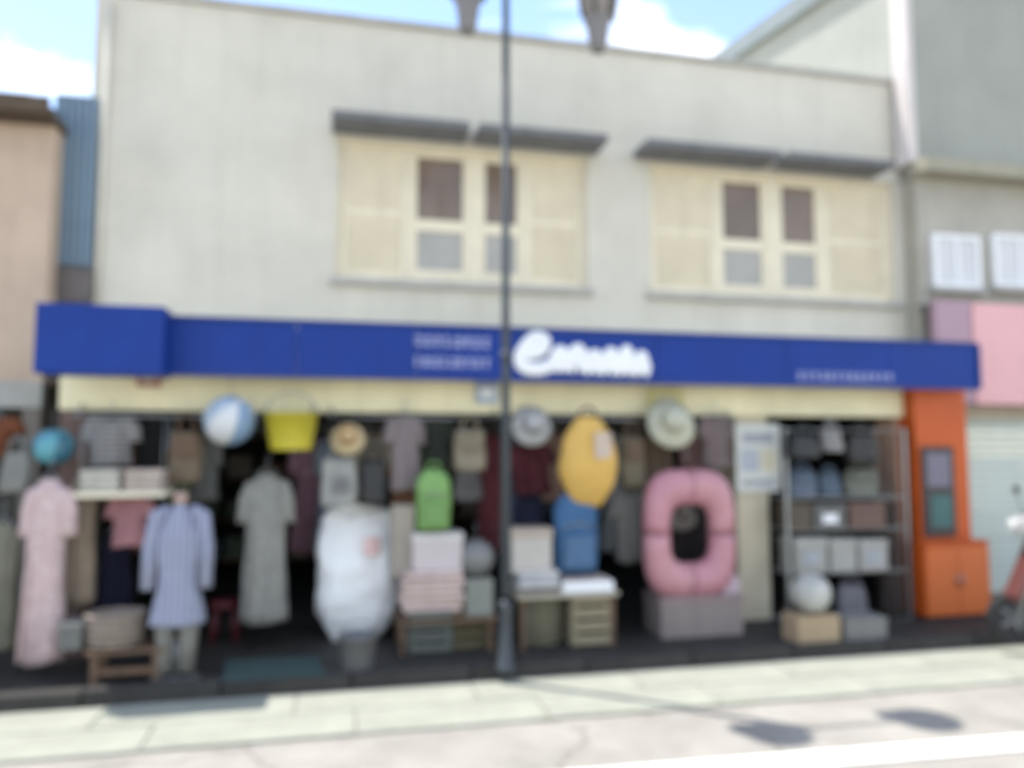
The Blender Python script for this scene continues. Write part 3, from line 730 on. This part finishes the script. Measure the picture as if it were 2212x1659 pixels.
# entrance
ball('beach_ball', 'pale blue and white beach ball hanging over the left of the entrance', (496, 908), 54, -.6, [plastic('skyblue', (.34, .42, .51)), plastic('white', (.56, .58, .59)), plastic('midblue', (.20, .30, .44))])
bucket('bucket', 'yellow plastic bucket hanging over the entrance beside the pale blue ball', (570, 892, 688, 972), -.6, plastic('yellow', (.52, .45, .045)))
garment('long_dress', 'long grey green dress hanging in the dark entrance', 'dress', (526, 1022, 622, 1338), -.3, cloth('greygreen', (.28, .275, .25), pattern=('dots', (.36, .36, .32))), LONG, sleeves=.24, seed=12, depth=.12)
q = G(482, 1392, FLOOR)
st = thing('stool', 'small dark red stool in the entrance', 'stool', (q.x, q.y + .1, FLOOR))
MB().lathe([(.13, .30), (.14, .31), (.14, .34), (.12, .35)], seg=20).build('seat', plastic('darkred', (.12, .02, .025)), st)
for k in range(4):
    a = math.pi / 4 + k * math.pi / 2
    MB().tube([(.14 * math.cos(a), .14 * math.sin(a), 0), (.10 * math.cos(a), .10 * math.sin(a), .305)], .016, seg=8).build('leg', plastic('darkred', (.12, .02, .025)), st)
# green mat on the pavement
pts = [G(452, 1532, FLOOR), G(700, 1512, FLOOR), G(688, 1425, FLOOR), G(486, 1432, FLOOR)]
m = MB(); vs = [m.bm.verts.new((p.x, max(p.y, KERB + .04), FLOOR + .008)) for p in pts] + [m.bm.verts.new((p.x, max(p.y, KERB + .04), FLOOR + .028)) for p in pts]
for f in ((0, 1, 2, 3), (7, 6, 5, 4), (0, 4, 5, 1), (1, 5, 6, 2), (2, 6, 7, 3), (3, 7, 4, 0)): m.bm.faces.new([vs[i] for i in f])
tag(m.build('door_mat', mat('mat_green', (.05, .085, .08), .95, .2, 30, .8, 200)), 'dark green mat on the pavement in front of the entrance', 'mat')
# centre left
hat('straw_hat', 'tan straw hat hanging above the grey bag right of the entrance', (752, 946), 38, -.55, M_straw, cloth('hat_orange', (.34, .2, .08)))
bag('tote_bag', 'light grey tote bag hanging below the tan straw hat', 'bag', (692, 950, 772, 1092), -.45, cloth('lightgrey', (.30, .30, .285)), handle=.28, badge=cloth('greydk', (.18, .18, .18)), seed=5)
bag('sports_bag', 'black bag hanging right of the light grey tote', 'bag', (776, 960, 836, 1090), -.35, M_black, handle=.25, seed=6)
# white sack
q = G(770, 1384, FLOOR)
t = thing('white_sack', 'big bulging white sack with a pink print standing right of the entrance', 'sack', (q.x, q.y + .13, FLOOR))
ys = q.y + .13; kk = K(Vector((q.x, ys, 1))); Wk = 176 / kk; Hk = _P0(770, 1105, ys).z - FLOOR
m = MB()
SP = [.60, .80, .93, .99, 1.0, .99, .97, .95, .90, .80, .70]
def sack(u, v):
    a = 2 * math.pi * u
    i = min(9, int(v * 10)); f = v * 10 - i; ww = SP[i] * (1 - f) + SP[i + 1] * f
    rp = 1 + .045 * v * v * math.sin(13 * a + 3 * v) + .03 * math.sin(3 * a + 4 * v) + .018 * math.sin(7 * a - 9 * v)
    c, s_ = math.cos(a), math.sin(a)
    return (Wk / 2 * ww * math.copysign(abs(c) ** .62, c) * rp, Wk * .34 * (ww * (1 - .55 * max(0, v - .6) / .4)) * math.copysign(abs(s_) ** .7, s_) * rp, Hk * v)
m.sheet(sack, 52, 34, closed_u=True); m.wobble(.03, 4.5, 4); m.wobble(.016, 12, 2); m.build('sack_body', mat('sack_white', (.86, .86, .85), .55, .05, 3, .15, 20, spec=.4), t)
MB().tube([(-Wk * .35, 0, Hk * 1.0), (0, -.02, Hk * 1.035), (Wk * .33, .0, Hk * 1.0)], [.035, .045, .03], seg=10).wobble(.01, 9, 1).build('rolled_top', mat('sack_white', (.74, .75, .755)), t)
m = MB(); m.sheet(lambda u, v: (Wk * (.06 + .2 * u), -(Wk * .34) * (1.0 - .12 * v) - .045 + .05 * u * u, Hk * (.68 + .14 * v)), 9, 9); m.build('print', mat('print_pink', (.72, .50, .47), .6, .15, 8), t)
q = G(770, 1492, FLOOR)
bk = bucket('bucket', 'grey bucket standing on the pavement below the white sack', (728, 1408, 816, 1478), max(q.y, KERB + .22) + DY, plastic('greymid', (.15, .15, .155))); bk.location.z = FLOOR + .002
garment('blouse', 'mauve grey blouse hanging left of the small green bag', 'blouse', (842, 896, 905, 1058), -.4, cloth('mauvegrey', (.17, .145, .145), pattern=('stripe', (.24, .2, .2), 'X')), TEE, sleeves=.3, seed=15)
backpack('backpack', 'bright green small backpack hanging over the table left of the lamp', (900, 1015, 972, 1142), -.6, plastic('green', (.17, .32, .09), .6), plastic('green2', (.14, .27, .08), .6))
bag('shoulder_bag', 'khaki shoulder bag hanging above right of the green backpack', 'bag', (978, 893, 1050, 1015), -.45, cloth('khaki', (.24, .205, .15)), handle=.3, flap=cloth('khaki2', (.2, .17, .12)), seed=8)
garment('shirt', 'dark olive shirt hanging between the mauve blouse and the khaki bag', 'shirt', (912, 900, 972, 1010), -.15, cloth('olivedark', (.05, .055, .045)), TEE, sleeves=.4, seed=22)
# table left of lamp
t1 = table('display_table', 'brown display table with stacked goods left of the street lamp', (852, 1322, 1062, 1420), -.55, M_wood)
zt1 = t1.location.z + (P(957, 1322, -.55).z - FLOOR)
pt = P(957, 1322, -.55)
folded('pale pink folded cloth, %s of the stack left of the lamp', 862, 1000, 1320, -.6, [cloth('pinkpale2', (.52, .40, .36)), cloth('pinkpale3', (.56, .44, .40))], 6, 'pale pink folded cloths on the left table')
cbox('gift_box', 'white lidded box on the folded pink cloths under the green backpack', 'box', (890, 1150, 994, 1236), -.55, mat('box_pinkwhite', (.52, .46, .46), .6, .06, 4), D=.25, lid=mat('box_white', (.55, .52, .52), .6, .06, 4))
cbox('gift_box', 'taupe box behind the white lidded box left of the lamp', 'box', (846, 1090, 892, 1240), -.45, mat('box_taupe', (.33, .29, .24), .7, .1, 4), D=.25)
lb_, Wb_, Hb_ = area(994, 1236, 1052, 1320, -.6)
cbox('storage_box', 'grey green box at the right end of the table left of the lamp', 'box', (1002, 1246, 1058, 1321), -.6, mat('box_greygreen', (.22, .23, .2), .7, .1, 4), D=.3)
ball('ball', 'grey rubber ball resting on the grey green box left of the lamp', (1028, 1204), 40, -.6, [plastic('greyball', (.18, .18, .175))])
cb = crate('plastic_crate', 'grey green slatted crate under the table left of the lamp', (880, 1338, 968, 1425), -.55, plastic('crategrey', (.105, .115, .10), .6)); cb.location.z = FLOOR + .002
cb = crate('wooden_crate', 'olive brown slatted crate under the left table nearest the lamp', (974, 1340, 1050, 1424), -.5, mat('wood_olive', (.12, .10, .055), .8, .25, 9, .2, 40)); cb.location.z = FLOOR + .002
# right of the lamp
hat('sun_hat', 'grey white sun hat hanging just right of the street lamp', (1150, 918), 46, -.55, cloth('hatgrey', (.36, .36, .35)), cloth('hatband', (.18, .18, .19)))
garment('dress', 'maroon dress hanging below the grey white sun hat', 'dress', (1104, 962, 1190, 1066), -.4, cloth('maroon', (.055, .014, .018), pattern=('dots', (.10, .04, .045))), TEE, sleeves=.3, seed=17)
garment('skirt', 'dark navy skirt hanging below the maroon dress', 'skirt', (1110, 1064, 1180, 1130), -.35, cloth('navy2', (.014, .015, .03)), [(0, .6), (.4, .8), (1, 1)], seed=18)
pY, WY, HY = area(1204, 884, 1336, 1094, -.65)
t = thing('beach_bag', 'large mustard yellow rounded bag with a pale print hanging right of the lamp', 'bag', pY)
m = MB(); m.sheet(lambda u, v: (WY / 2 * math.sin(math.pi * (.06 + .88 * v)) ** .62 * (1 - .12 * v) * math.copysign(abs(math.cos(2 * math.pi * u)) ** .75, math.cos(2 * math.pi * u)), .15 * math.sin(math.pi * (.04 + .92 * v)) ** .7 * math.sin(2 * math.pi * u), HY * .93 * v), 36, 20, closed_u=True)
m.wobble(.014, 6, 9); m.build('bag_body', mat('bag_mustard', (.60, .37, .09), .6, .08, 5, .15, 40), t)
m = MB(); m.sheet(lambda u, v: (WY * (.02 + .30 * u), -.165 + .05 * u * u, HY * (.50 + .26 * v)), 8, 8); m.build('print', mat('print_beige', (.50, .40, .33), .6, .1, 8), t)
MB().tube([(-.09, 0, HY * .9), (-.06, 0, HY * .99), (0, 0, HY * 1.03), (.06, 0, HY * .99), (.09, 0, HY * .9)], .014, seg=8).build('handle', M_wood, t)
backpack('backpack', 'blue backpack standing below the large mustard bag', (1196, 1064, 1288, 1232), -.6, cloth('blue', (.055, .125, .24)), cloth('blue2', (.085, .15, .25)), seed=4)
t2 = table('display_table', 'cream topped display table with white goods right of the street lamp', (1104, 1270, 1316, 1410), -.6, mat('table_cream', (.42, .38, .30), .7, .1, 4))
folded('whitish folded cloth, %s of the stack right of the lamp', 1110, 1200, 1268, -.66, [cloth('whitec', (.50, .48, .46)), cloth('whitec2', (.40, .42, .45))], 3, 'white folded cloths on the right table', h=.05)
cbox('gift_box', 'off white box stacked on the white cloths right of the lamp', 'box', (1100, 1140, 1184, 1232), -.62, mat('box_offwhite', (.45, .42, .38), .6, .06, 4), D=.25, lid=mat('box_tanlid', (.40, .33, .28), .6, .06, 4))
tr, Wt, Ht = area(1206, 1240, 1312, 1270, -.66)
t = thing('tray', 'white tray of small pink packets on the table below the blue backpack', 'tray', tr)
MB().span((-Wt / 2, -.16, 0), (Wt / 2, .16, .015)).build('base', M_white, t)
for a_, b_ in (((-Wt / 2, -.16, .0152), (Wt / 2, -.147, .09)), ((-Wt / 2, .147, .0152), (Wt / 2, .16, .09)), ((-Wt / 2, -.1468, .0152), (-Wt / 2 + .013, .1468, .088)), ((Wt / 2 - .013, -.1468, .0152), (Wt / 2, .1468, .088))): MB().span(a_, b_).build('rim', M_white, t)
pk0 = None
for i in range(5):
    for j in range(3):
        o = MB().box((0, 0, .045), (Wt * .15, .07, .09), bev=.01).build('packet', mat('packet_pinkwhite', (.55, .46, .43), .5, .1, 4)) if pk0 is None else pk0.copy()
        if pk0 is not None: COL.objects.link(o)
        pk0 = pk0 or o
        o.location = (tr.x + (-.38 + i * .19) * Wt, tr.y - .09 + j * .09, tr.z + .017); o.rotation_euler.z = random.uniform(-.15, .15)
        tag(o, 'pale pink packet, %s from the left in the %s row of the white tray' % (('first', 'second', 'third', 'fourth', 'fifth')[i], ('front', 'middle', 'back')[j]), 'packet', 'pale pink packets in the white tray')
bb = basket('wicker_basket', 'olive wicker basket under the cream topped table', (1120, 1300, 1215, 1408), -.62, mat('wicker_olive', (.17, .16, .105), .85, .25, 25, .4, 80)); bb.location.z = FLOOR + .002
bb = crate('wooden_crate', 'tan slatted crate under the cream topped table right of the wicker basket', (1222, 1300, 1306, 1408), -.62, mat('wood_tan', (.27, .23, .15), .8, .2, 9, .2, 40)); bb.location.z = FLOOR + .002
bag('shoulder_bag', 'long brown bag hanging right of the large mustard bag', 'bag', (1338, 896, 1392, 1052), -.4, cloth('brown2', (.17, .145, .10)), handle=.3, flap=cloth('brown3', (.14, .10, .07)), seed=11)
garment('shirt', 'grey shirt hanging left of the pink swim ring', 'shirt', (1326, 1056, 1394, 1210), -.35, cloth('grey2', (.15, .145, .135)), TEE, sleeves=.3, seed=19)
hat('cap', 'pale cream hat hanging above the pink swim ring', (1452, 912), 56, -.6, cloth('hatcream', (.46, .46, .36)), cloth('hatcream2', (.38, .36, .27)))
garment('shirt', 'mauve brown shirt hanging right of the pale cream hat', 'shirt', (1512, 898, 1580, 1010), -.4, cloth('mauve', (.16, .125, .12)), TEE, sleeves=.35, seed=20)
# pink swim ring
c, WR, HR = area(1388, 1014, 1588, 1288, -.66)
t = thing('swim_ring', 'big pink inflatable swim ring hung open side outward left of the cream pillar', 'swim ring', c)
cx, cz, ro, rt = 0, HR / 2, HR / 2, HR * .14
for k in range(4):
    m = MB()
    def fn(u, v, k=k):
        a = (k + v * .998) * math.pi / 2; b = 2 * math.pi * u
        e = .56
        ca, sa = math.copysign(abs(math.cos(a)) ** e, math.cos(a)), math.copysign(abs(math.sin(a)) ** e, math.sin(a))
        rr = 1 - rt / ro + rt / ro * math.cos(b)
        pk = 1 + .02 * math.sin(14 * a)
        return (WR / 2 * rr * ca, rt * .8 * math.sin(b) * pk, cz + HR / 2 * rr * sa)
    m.sheet(fn, 20, 22, closed_u=True); m.build('ring_segment', plastic('pink%d' % (k % 2), ((.46, .22, .245), (.44, .20, .235))[k % 2], .3), t)
MB().tube([(WR * .36, -.06, cz + HR * .2), (WR * .36, -.12, cz + HR * .21)], .018, seg=10).build('valve', M_white, t)
MB().tube([(0, 0, HR), (0, .1, zr - c.z)], .004, seg=6).build('cord', M_steel, t)
hat('sun_hat', 'taupe hat showing through the hole of the pink swim ring', (1474, 1110), 36, -.30, cloth('taupehat', (.22, .20, .185)), cloth('taupeband', (.12, .1, .1)))
garment('jacket', 'black jacket hanging behind the hole of the pink swim ring', 'jacket', (1416, 1075, 1540, 1240), -.16, cloth('black2', (.025, .02, .02)), TEE, sleeves=.4, seed=21)
st_ = cbox('plinth', 'mauve grey covered plinth under the pink swim ring', 'plinth', (1410, 1292, 1582, 1340), -.55, mat('plinth_pink', (.24, .20, .185), .85, .15, 4), D=.4, lid=mat('plinth_top', (.25, .19, .185), .85, .1, 4)); 
pl_z = P(1495, 1292, -.55).z
for ch in st_.children: pass
st_.scale.z = (pl_z - FLOOR) / (P(1495, 1292, -.55).z - P(1495, 1340, -.55).z); st_.location.z = FLOOR + .001
bag('paper_bag', 'pale pink paper bag on the plinth beside the cream pillar', 'bag', (1548, 1225, 1596, 1292), -.62, mat('paper_lilac', (.46, .36, .40), .7, .06, 4), handle=.25, seed=13)
# notice on the pillar
card('paper_notice', 'white paper notice with grey print on the cream pillar', (1588, 915, 1688, 1062), -.28, mat('paper_white', (.62, .63, .58), .8, .05, 3), [(.15, .72, .85, .86, mat('print_grey', (.35, .37, .40), .8)), (.12, .3, .5, .62, mat('print_bluegrey', (.42, .45, .50), .8)), (.56, .3, .88, .62, mat('print_cream', (.60, .56, .42), .8)), (.15, .1, .85, .18, mat('print_grey', (.35, .37, .40), .8))], cat='notice')
card('price_card', 'pale yellow price card clipped to the lintel above the cream hat', (1402, 842, 1476, 880), -.335, mat('card_yellow', (.62, .58, .25), .7, .05, 3), [(.2, .3, .8, .7, mat('print_cream', (.60, .56, .42), .8))])
card('price_card', 'pale blue price card clipped to the lintel behind the lamp pole', (1028, 826, 1076, 872), -.335, mat('card_blue', (.36, .44, .54), .7, .05, 3), [(.2, .3, .8, .7, M_white)])
card('price_card', 'brick red price card clipped to the lintel near the left end', (296, 800, 346, 836), -.335, mat('card_red', (.38, .17, .14), .7, .05, 3), [(.2, .3, .8, .7, mat('print_cream', (.60, .56, .42), .8))])

# right bay: display rack
ra, rbp = P(1682, 905, -.45), P(1942, 905, -.45)
RWd = rbp.x - ra.x
def zat(py): return P(1812, py, -.45).z
rk = thing('display_rack', 'grey steel display rack of bags and boxes in the right bay', 'rack', ((ra.x + rbp.x) / 2, -.3 - DY, FLOOR))
shelf_py = [1072, 1140, 1232, 1340]
for sx in (-1, 1):
    for y in (-.22, .22): MB().span((sx * (RWd / 2 - .015) - .015, y - .015, 0), (sx * (RWd / 2 - .015) + .015, y + .015, zat(925) - FLOOR)).build('post', M_steel, rk)
for py in shelf_py: MB().span((-RWd / 2 + .032, -.22, zat(py) - FLOOR - .02), (RWd / 2 - .032, .22, zat(py) - FLOOR)).build('shelf_board', mat('shelf_grey', (.2, .2, .19), .6, .1, 4), rk)
MB().tube([(-RWd / 2 + .03, -.22, zat(930) - FLOOR), (RWd / 2 - .03, -.22, zat(930) - FLOOR)], .011, seg=8).build('top_bar', M_steel, rk)
YR = -.47
bag('handbag', 'black handbag at the top left of the display rack', 'bag', (1704, 915, 1768, 990), YR - .15, M_black, seed=31)
bag('handbag', 'grey handbag between the two black ones at the top of the display rack', 'bag', (1772, 905, 1816, 975), YR - .15, cloth('greybag', (.22, .21, .2)), seed=32)
bag('handbag', 'black handbag at the top right of the display rack', 'bag', (1824, 912, 1896, 995), YR - .15, mat('leather_black2', (.025, .022, .02), .5, .2, 8), seed=33)
YS = -.40
def onrack(py): return zat(py)
def rack_item(o, py): o.location.z = zat(py) + .002; return o
rack_item(bag('handbag', 'blue grey handbag on the upper shelf of the display rack', 'bag', (1700, 1000, 1762, 1071), YS, cloth('bluegrey', (.13, .155, .20)), handle=.25, flap=cloth('bluegrey2', (.11, .14, .19)), seed=34), 1072)
rack_item(bag('handbag', 'slate blue handbag beside the blue grey one on the upper shelf of the rack', 'bag', (1766, 1006, 1812, 1071), YS, cloth('slate', (.10, .13, .17)), handle=.25, seed=35), 1072)
rack_item(bag('handbag', 'olive grey handbag at the right of the upper shelf of the rack', 'bag', (1820, 998, 1896, 1071), YS, cloth('olivegrey', (.175, .18, .155)), handle=.25, flap=cloth('olivegrey2', (.15, .155, .13)), seed=36), 1072)
rack_item(cbox('shoe_box', 'dark brown box at the left of the second rack shelf', 'box', (1690, 1086, 1736, 1139), YS, mat('box_dkbrown', (.09, .07, .05), .7, .1, 4), D=.28, lid=mat('box_dkbrown2', (.11, .085, .06), .7)), 1140)
rack_item(cbox('shoe_box', 'grey box in the middle of the second rack shelf', 'box', (1742, 1090, 1808, 1139), YS, mat('box_midgrey', (.13, .13, .125), .7, .1, 4), D=.28, lid=mat('box_midgrey2', (.15, .15, .145), .7), lab=M_white), 1140)
rack_item(cbox('shoe_box', 'reddish brown box at the right of the second rack shelf', 'box', (1816, 1088, 1892, 1139), YS, mat('box_redbrown', (.14, .085, .07), .7, .1, 4), D=.28, lid=mat('box_redbrown2', (.16, .1, .08), .7)), 1140)
for i, (x0, x1, lbl) in enumerate(((1700, 1768, 'at the left'), (1774, 1830, 'in the middle'), (1836, 1896, 'at the right'))):
    rack_item(cbox('storage_box', 'pale grey box %s of the third rack shelf' % lbl, 'box', (x0, 1160 + 4 * i, x1, 1231), YS, mat('box_palegrey%d' % i, (.33 + .02 * i, .325 + .015 * i, .29 + .02 * i), .7, .08, 4), D=.3, lid=mat('box_palegrey_lid', (.37, .36, .33), .7), lab=mat('print_grey', (.35, .37, .40), .8) if i != 1 else None), 1232)
rack_item(bag('handbag', 'lavender grey bag on the lowest rack shelf beside the white ball', 'bag', (1806, 1246, 1872, 1339), YS, cloth('lavgrey', (.18, .175, .19)), handle=.25, seed=38), 1340)
qf = G(1750, 1384, FLOOR); yf = qf.y + DY
tn = cbox('cardboard_box', 'tan cardboard box on the floor before the display rack', 'box', (1706, 1330, 1796, 1384), yf, M_card, D=.26); tn.location.z = FLOOR + .002
wb = ball('ball', 'white ball on the tan cardboard box before the display rack', (1752, 1286), 42, yf, [plastic('white2', (.42, .42, .385)), plastic('white3', (.38, .38, .345))]); wb.location.z = FLOOR + .004 + tn.children[0].dimensions.z
tn = cbox('cardboard_box', 'grey box on the floor before the right of the display rack', 'box', (1806, 1338, 1896, 1382), yf, mat('box_floorgrey', (.18, .175, .165), .8, .1, 4), D=.26); tn.location.z = FLOOR + .002
garment('coat', 'dark coat hanging at the right side of the display rack', 'coat', (1896, 1080, 1946, 1330), -.42, cloth('coatdark', (.05, .04, .035)), LONG, seed=40)

# orange pillar: framed poster, and an orange cabinet at its foot
card('framed_poster', 'dark framed poster with lavender and teal shapes on the orange pillar', (1990, 965, 2068, 1158), -.48, mat('poster_dark', (.05, .04, .04), .5, .2, 5), [(.14, .55, .86, .93, mat('poster_lavender', (.17, .155, .20), .5, .15, 8)), (.24, .10, .86, .46, mat('poster_teal', (.05, .13, .125), .5, .2, 8))], cat='poster')
q = Vector((0, -.45 - DY - .20, FLOOR))
cx0, cx1 = _P0(1986, 1200, q.y + .08).x, _P0(2138, 1200, q.y).x
czt = _P0(2062, 1170, q.y).z - FLOOR
t = thing('orange_cabinet', 'orange cabinet with two doors standing against the orange pillar', 'cabinet', ((cx0 + cx1) / 2, q.y, FLOOR))
W = cx1 - cx0; D = min(.45, abs(-.45 - DY - q.y)) - .01
MB().span((-W / 2, .02, .03), (W / 2, max(.1, D), czt - .03), bev=.006).build('cabinet_body', M_orange, t)
MB().span((-W / 2 - .004, -.004, czt - .029), (W / 2 + .004, max(.1, D), czt), bev=.006).build('cabinet_top', M_orange, t)
MB().span((-W / 2 + .02, .03, 0), (W / 2 - .02, max(.1, D) - .02, .029)).build('plinth', M_black, t)
for s in (-1, 1):
    d = MB().span((min(s * .004, s * (W / 2 - .008)), -.002, .05), (max(s * .004, s * (W / 2 - .008)), .0195, czt - .05), bev=.004).build('door', mat('paint_orange2', (.56, .13, .03), .45, .06, 3), t)
    MB().tube([(s * .035, -.02, czt * .5 - .06), (s * .035, -.02, czt * .5 + .06)], .007, seg=8).build('handle', M_steel, d)

# left neighbour's front
bag('shoulder_bag', 'grey bag hanging at the left edge beside the teal ball', 'bag', (8, 940, 66, 1062), -.6, cloth('greybag2', (.19, .19, .175)), handle=.3, seed=41)
garment('shirt', 'rust brown shirt hanging at the left edge of the frame', 'shirt', (-40, 905, 30, 985), -.55, cloth('rust', (.14, .05, .025)), TEE, sleeves=.35, seed=42)
garment('long_robe', 'olive grey robe hanging at the left edge beside the long pink dress', 'robe', (-46, 1130, 44, 1400), -.6, cloth('olive', (.17, .165, .125)), LONG, seed=43)

# scooter at the right edge, front to the street
q = G(2196, 1392, FLOOR)
sc = thing('parked_scooter', 'dark red scooter with a pale headlamp cowl parked at the right edge', 'scooter', (q.x, q.y, FLOOR), R(-28))
M_red = mat('scooter_red', (.13, .045, .04), .35, .1, 4, coat=.3); M_rub = mat('rubber', (.025, .024, .024), .8, .2, 20)
def wheel(x):
    wv = bpy.data.objects.new('wheel', None); COL.objects.link(wv); wv.parent = sc; wv.location = (x, 0, .22)
    m = MB(); n = 28
    m.sheet(lambda u, v: ((.18 + .045 * math.cos(2 * math.pi * v)) * math.cos(2 * math.pi * u), .045 * math.sin(2 * math.pi * v), (.18 + .045 * math.cos(2 * math.pi * v)) * math.sin(2 * math.pi * u)), n, 11, closed_u=False); m.build('tyre', M_rub, wv)
    m = MB()
    for k in range(5):
        a = 2 * math.pi * k / 5; m.tube([(0, 0, 0), (.145 * math.cos(a), 0, .145 * math.sin(a))], .014, seg=6)
    m.build('rim', M_steel, wv)
wheel(0.0); wheel(1.22)
MB().tube([(0, -.07, .22), (.12, -.06, .6), (.2, 0, .95)], .022, seg=8).build('fork', M_steel, sc)
m = MB(); m.sheet(lambda u, v: (-.02 + .22 * v + .08 * (1 - abs(2 * u - 1)) * -1, (.5 - u) * (.34 - .16 * v), .38 + .55 * v), 9, 9); o = m.build('front_fairing', M_red, sc)
sd = o.modifiers.new('Solidify', 'SOLIDIFY'); sd.thickness = .02
MB().box((.08, 0, .46), (.34, .12, .10), Matrix.Rotation(R(-18), 3, 'Y'), bev=.04).build('front_mudguard', M_red, sc)
MB().box((.14, 0, 1.0), (.2, .2, .16), bev=.05).build('headlamp_cowl', mat('scooter_white', (.45, .44, .43), .35, .06, 4), sc)
MB().lathe([(.001, 0), (.06, .004), (.065, .03), (.05, .05)], seg=18).build('headlamp', mat('lamp_clear', (.6, .6, .58), .1, .05, 4), sc, (.035, 0, 1.0)).rotation_euler = (0, R(-90), 0)
MB().tube([(.22, -.34, 1.08), (.16, -.2, 1.07), (.16, .2, 1.07), (.22, .34, 1.08)], .016, seg=8).build('handlebar', M_iron, sc)
for s in (-1, 1):
    MB().tube([(.17, s * .2, 1.07), (.14, s * .24, 1.26)], .006, seg=6).build('mirror_stem', M_iron, sc)
    MB().box((.135, s * .25, 1.30), (.02, .11, .07), bev=.009).build('mirror', M_black, sc)
MB().box((.52, 0, .27), (.5, .26, .06), bev=.02).build('footboard', M_rub, sc)
m = MB(); m.sheet(lambda u, v: (.72 + .75 * v, (.15 - .03 * v) * math.cos(2 * math.pi * u), .5 + .06 * v + (.20 - .04 * v) * math.sin(2 * math.pi * u)), 20, 10, closed_u=True); m.build('rear_body', M_red, sc)
MB().box((1.0, 0, .76), (.72, .27, .11), bev=.045).build('seat', M_black, sc)
MB().tube([(.95, -.15, .2), (1.35, -.16, .3)], [.03, .045], seg=10).build('exhaust', M_steel, sc)
MB().tube([(.75, .1, .3), (.8, .22, .01)], .012, seg=6).build('side_stand', M_iron, sc)

# deeper in the shop: wall shelving with boxed goods, dim
Yk = 2.6
for i, (xk, lblk) in enumerate(((-1.2, 'left'), (1.0, 'middle'), (3.2, 'right'))):
    t = thing('wall_shelving', 'dark shelving at the back of the shop on the %s side' % lblk, 'shelving', (xk, Yk, FLOOR))
    for sx in (-1, 1): MB().span((sx * .98 - .015, -.2, 0), (sx * .98 + .015, .2, 2.0)).build('upright', M_wood, t)
    for k in range(4): MB().span((-.964, -.2, .25 + k * .5), (.964, .2, .28 + k * .5)).build('shelf_board', M_wood, t)
    for k in range(4):
        x = xk - .93
        for n_ in range(5):
            wv = random.uniform(.22, .34); hv = random.uniform(.18, .38)
            c = random.choice([(.3, .28, .25), (.18, .1, .08), (.1, .14, .2), (.36, .32, .22), (.12, .16, .12), (.25, .2, .2)])
            o = MB().box((0, 0, hv / 2), (wv, .3, hv), bev=.01).build('stock_box', mat('stock_%d%d%d' % tuple(int(v * 100) for v in c), c, .7, .1, 4), None, (x + wv / 2, Yk, FLOOR + .282 + k * .5)); x += .375
            tag(o, '%s box from the left on the %s board of the %s back shelving' % (('first', 'second', 'third', 'fourth', 'last')[n_], ('lowest', 'second lowest', 'third lowest', 'top')[k], lblk), 'box', 'boxes on the back shelving')

# second row of clothes on a rail deeper inside the shop
Y2 = .55
za2 = P(900, 925, Y2).z
xa_, xb_ = P(190, 925, Y2).x, P(1560, 925, Y2).x
t = thing('hanging_rail', 'long steel hanging rail deep inside the shop behind the front goods', 'rail', (xa_, Y2 - DY, za2))
MB().tube([(0, 0, 0), (xb_ - xa_, 0, 0)], .014, seg=10).build('bar', M_steel, t)
for x in (.1, (xb_ - xa_) / 2, xb_ - xa_ - .1): MB().tube([(x, 0, 0), (x, 0, 2.345 - za2)], .008, seg=6).build('drop_rod', M_steel, t)
inner = [(214, 'sand', (.36, .30, .22)), (300, 'brick', (.26, .12, .09)), (384, 'moss', (.16, .17, .11)), (444, 'ash', (.26, .26, .25)), (668, 'plum', (.20, .11, .14)), (716, 'slate', (.15, .18, .22)), (802, 'oat', (.38, .34, .28)), (866, 'rust', (.28, .14, .08)), (934, 'sage', (.21, .24, .18)), (1010, 'dove', (.30, .29, .29)), (1064, 'wine', (.20, .06, .07)), (1118, 'ink', (.06, .07, .11)), (1194, 'clay', (.34, .22, .17)), (1330, 'fog', (.28, .30, .31)), (1408, 'umber', (.20, .15, .11)), (1500, 'rose', (.36, .22, .22)), (1556, 'stone', (.27, .26, .22))]
hue = {'sand': 'sand coloured', 'brick': 'brick red', 'moss': 'moss green', 'ash': 'ash grey', 'plum': 'plum', 'slate': 'slate blue', 'oat': 'oatmeal', 'rust': 'rust orange', 'sage': 'sage green', 'dove': 'dove grey', 'wine': 'wine red', 'ink': 'ink blue', 'clay': 'clay brown', 'fog': 'fog grey', 'umber': 'umber brown', 'rose': 'faded rose', 'stone': 'stone grey'}
for i, (cx_, nm, c) in enumerate(inner):
    long_ = i % 3 != 0
    garment('dress' if long_ else 'shirt', '%s %s hanging on the rail deep inside the shop' % (hue[nm], 'dress' if long_ else 'shirt'), 'dress' if long_ else 'shirt', (cx_ - 36, 936, cx_ + 36, 1190 if long_ else 1080), Y2, cloth('in_' + nm, c, pattern=(None, ('stripe', tuple(min(1, v * 1.6) for v in c), 'XZ'[i % 2]), ('dots', tuple(min(1, v * 1.5 + .03) for v in c)))[(i * 2) % 3]), DRESS if i % 2 else LONG if long_ else TEE, sleeves=.25 if long_ else .4, seed=60 + i, rz=R(random.uniform(-35, 35)), group='clothes on the inner rail')
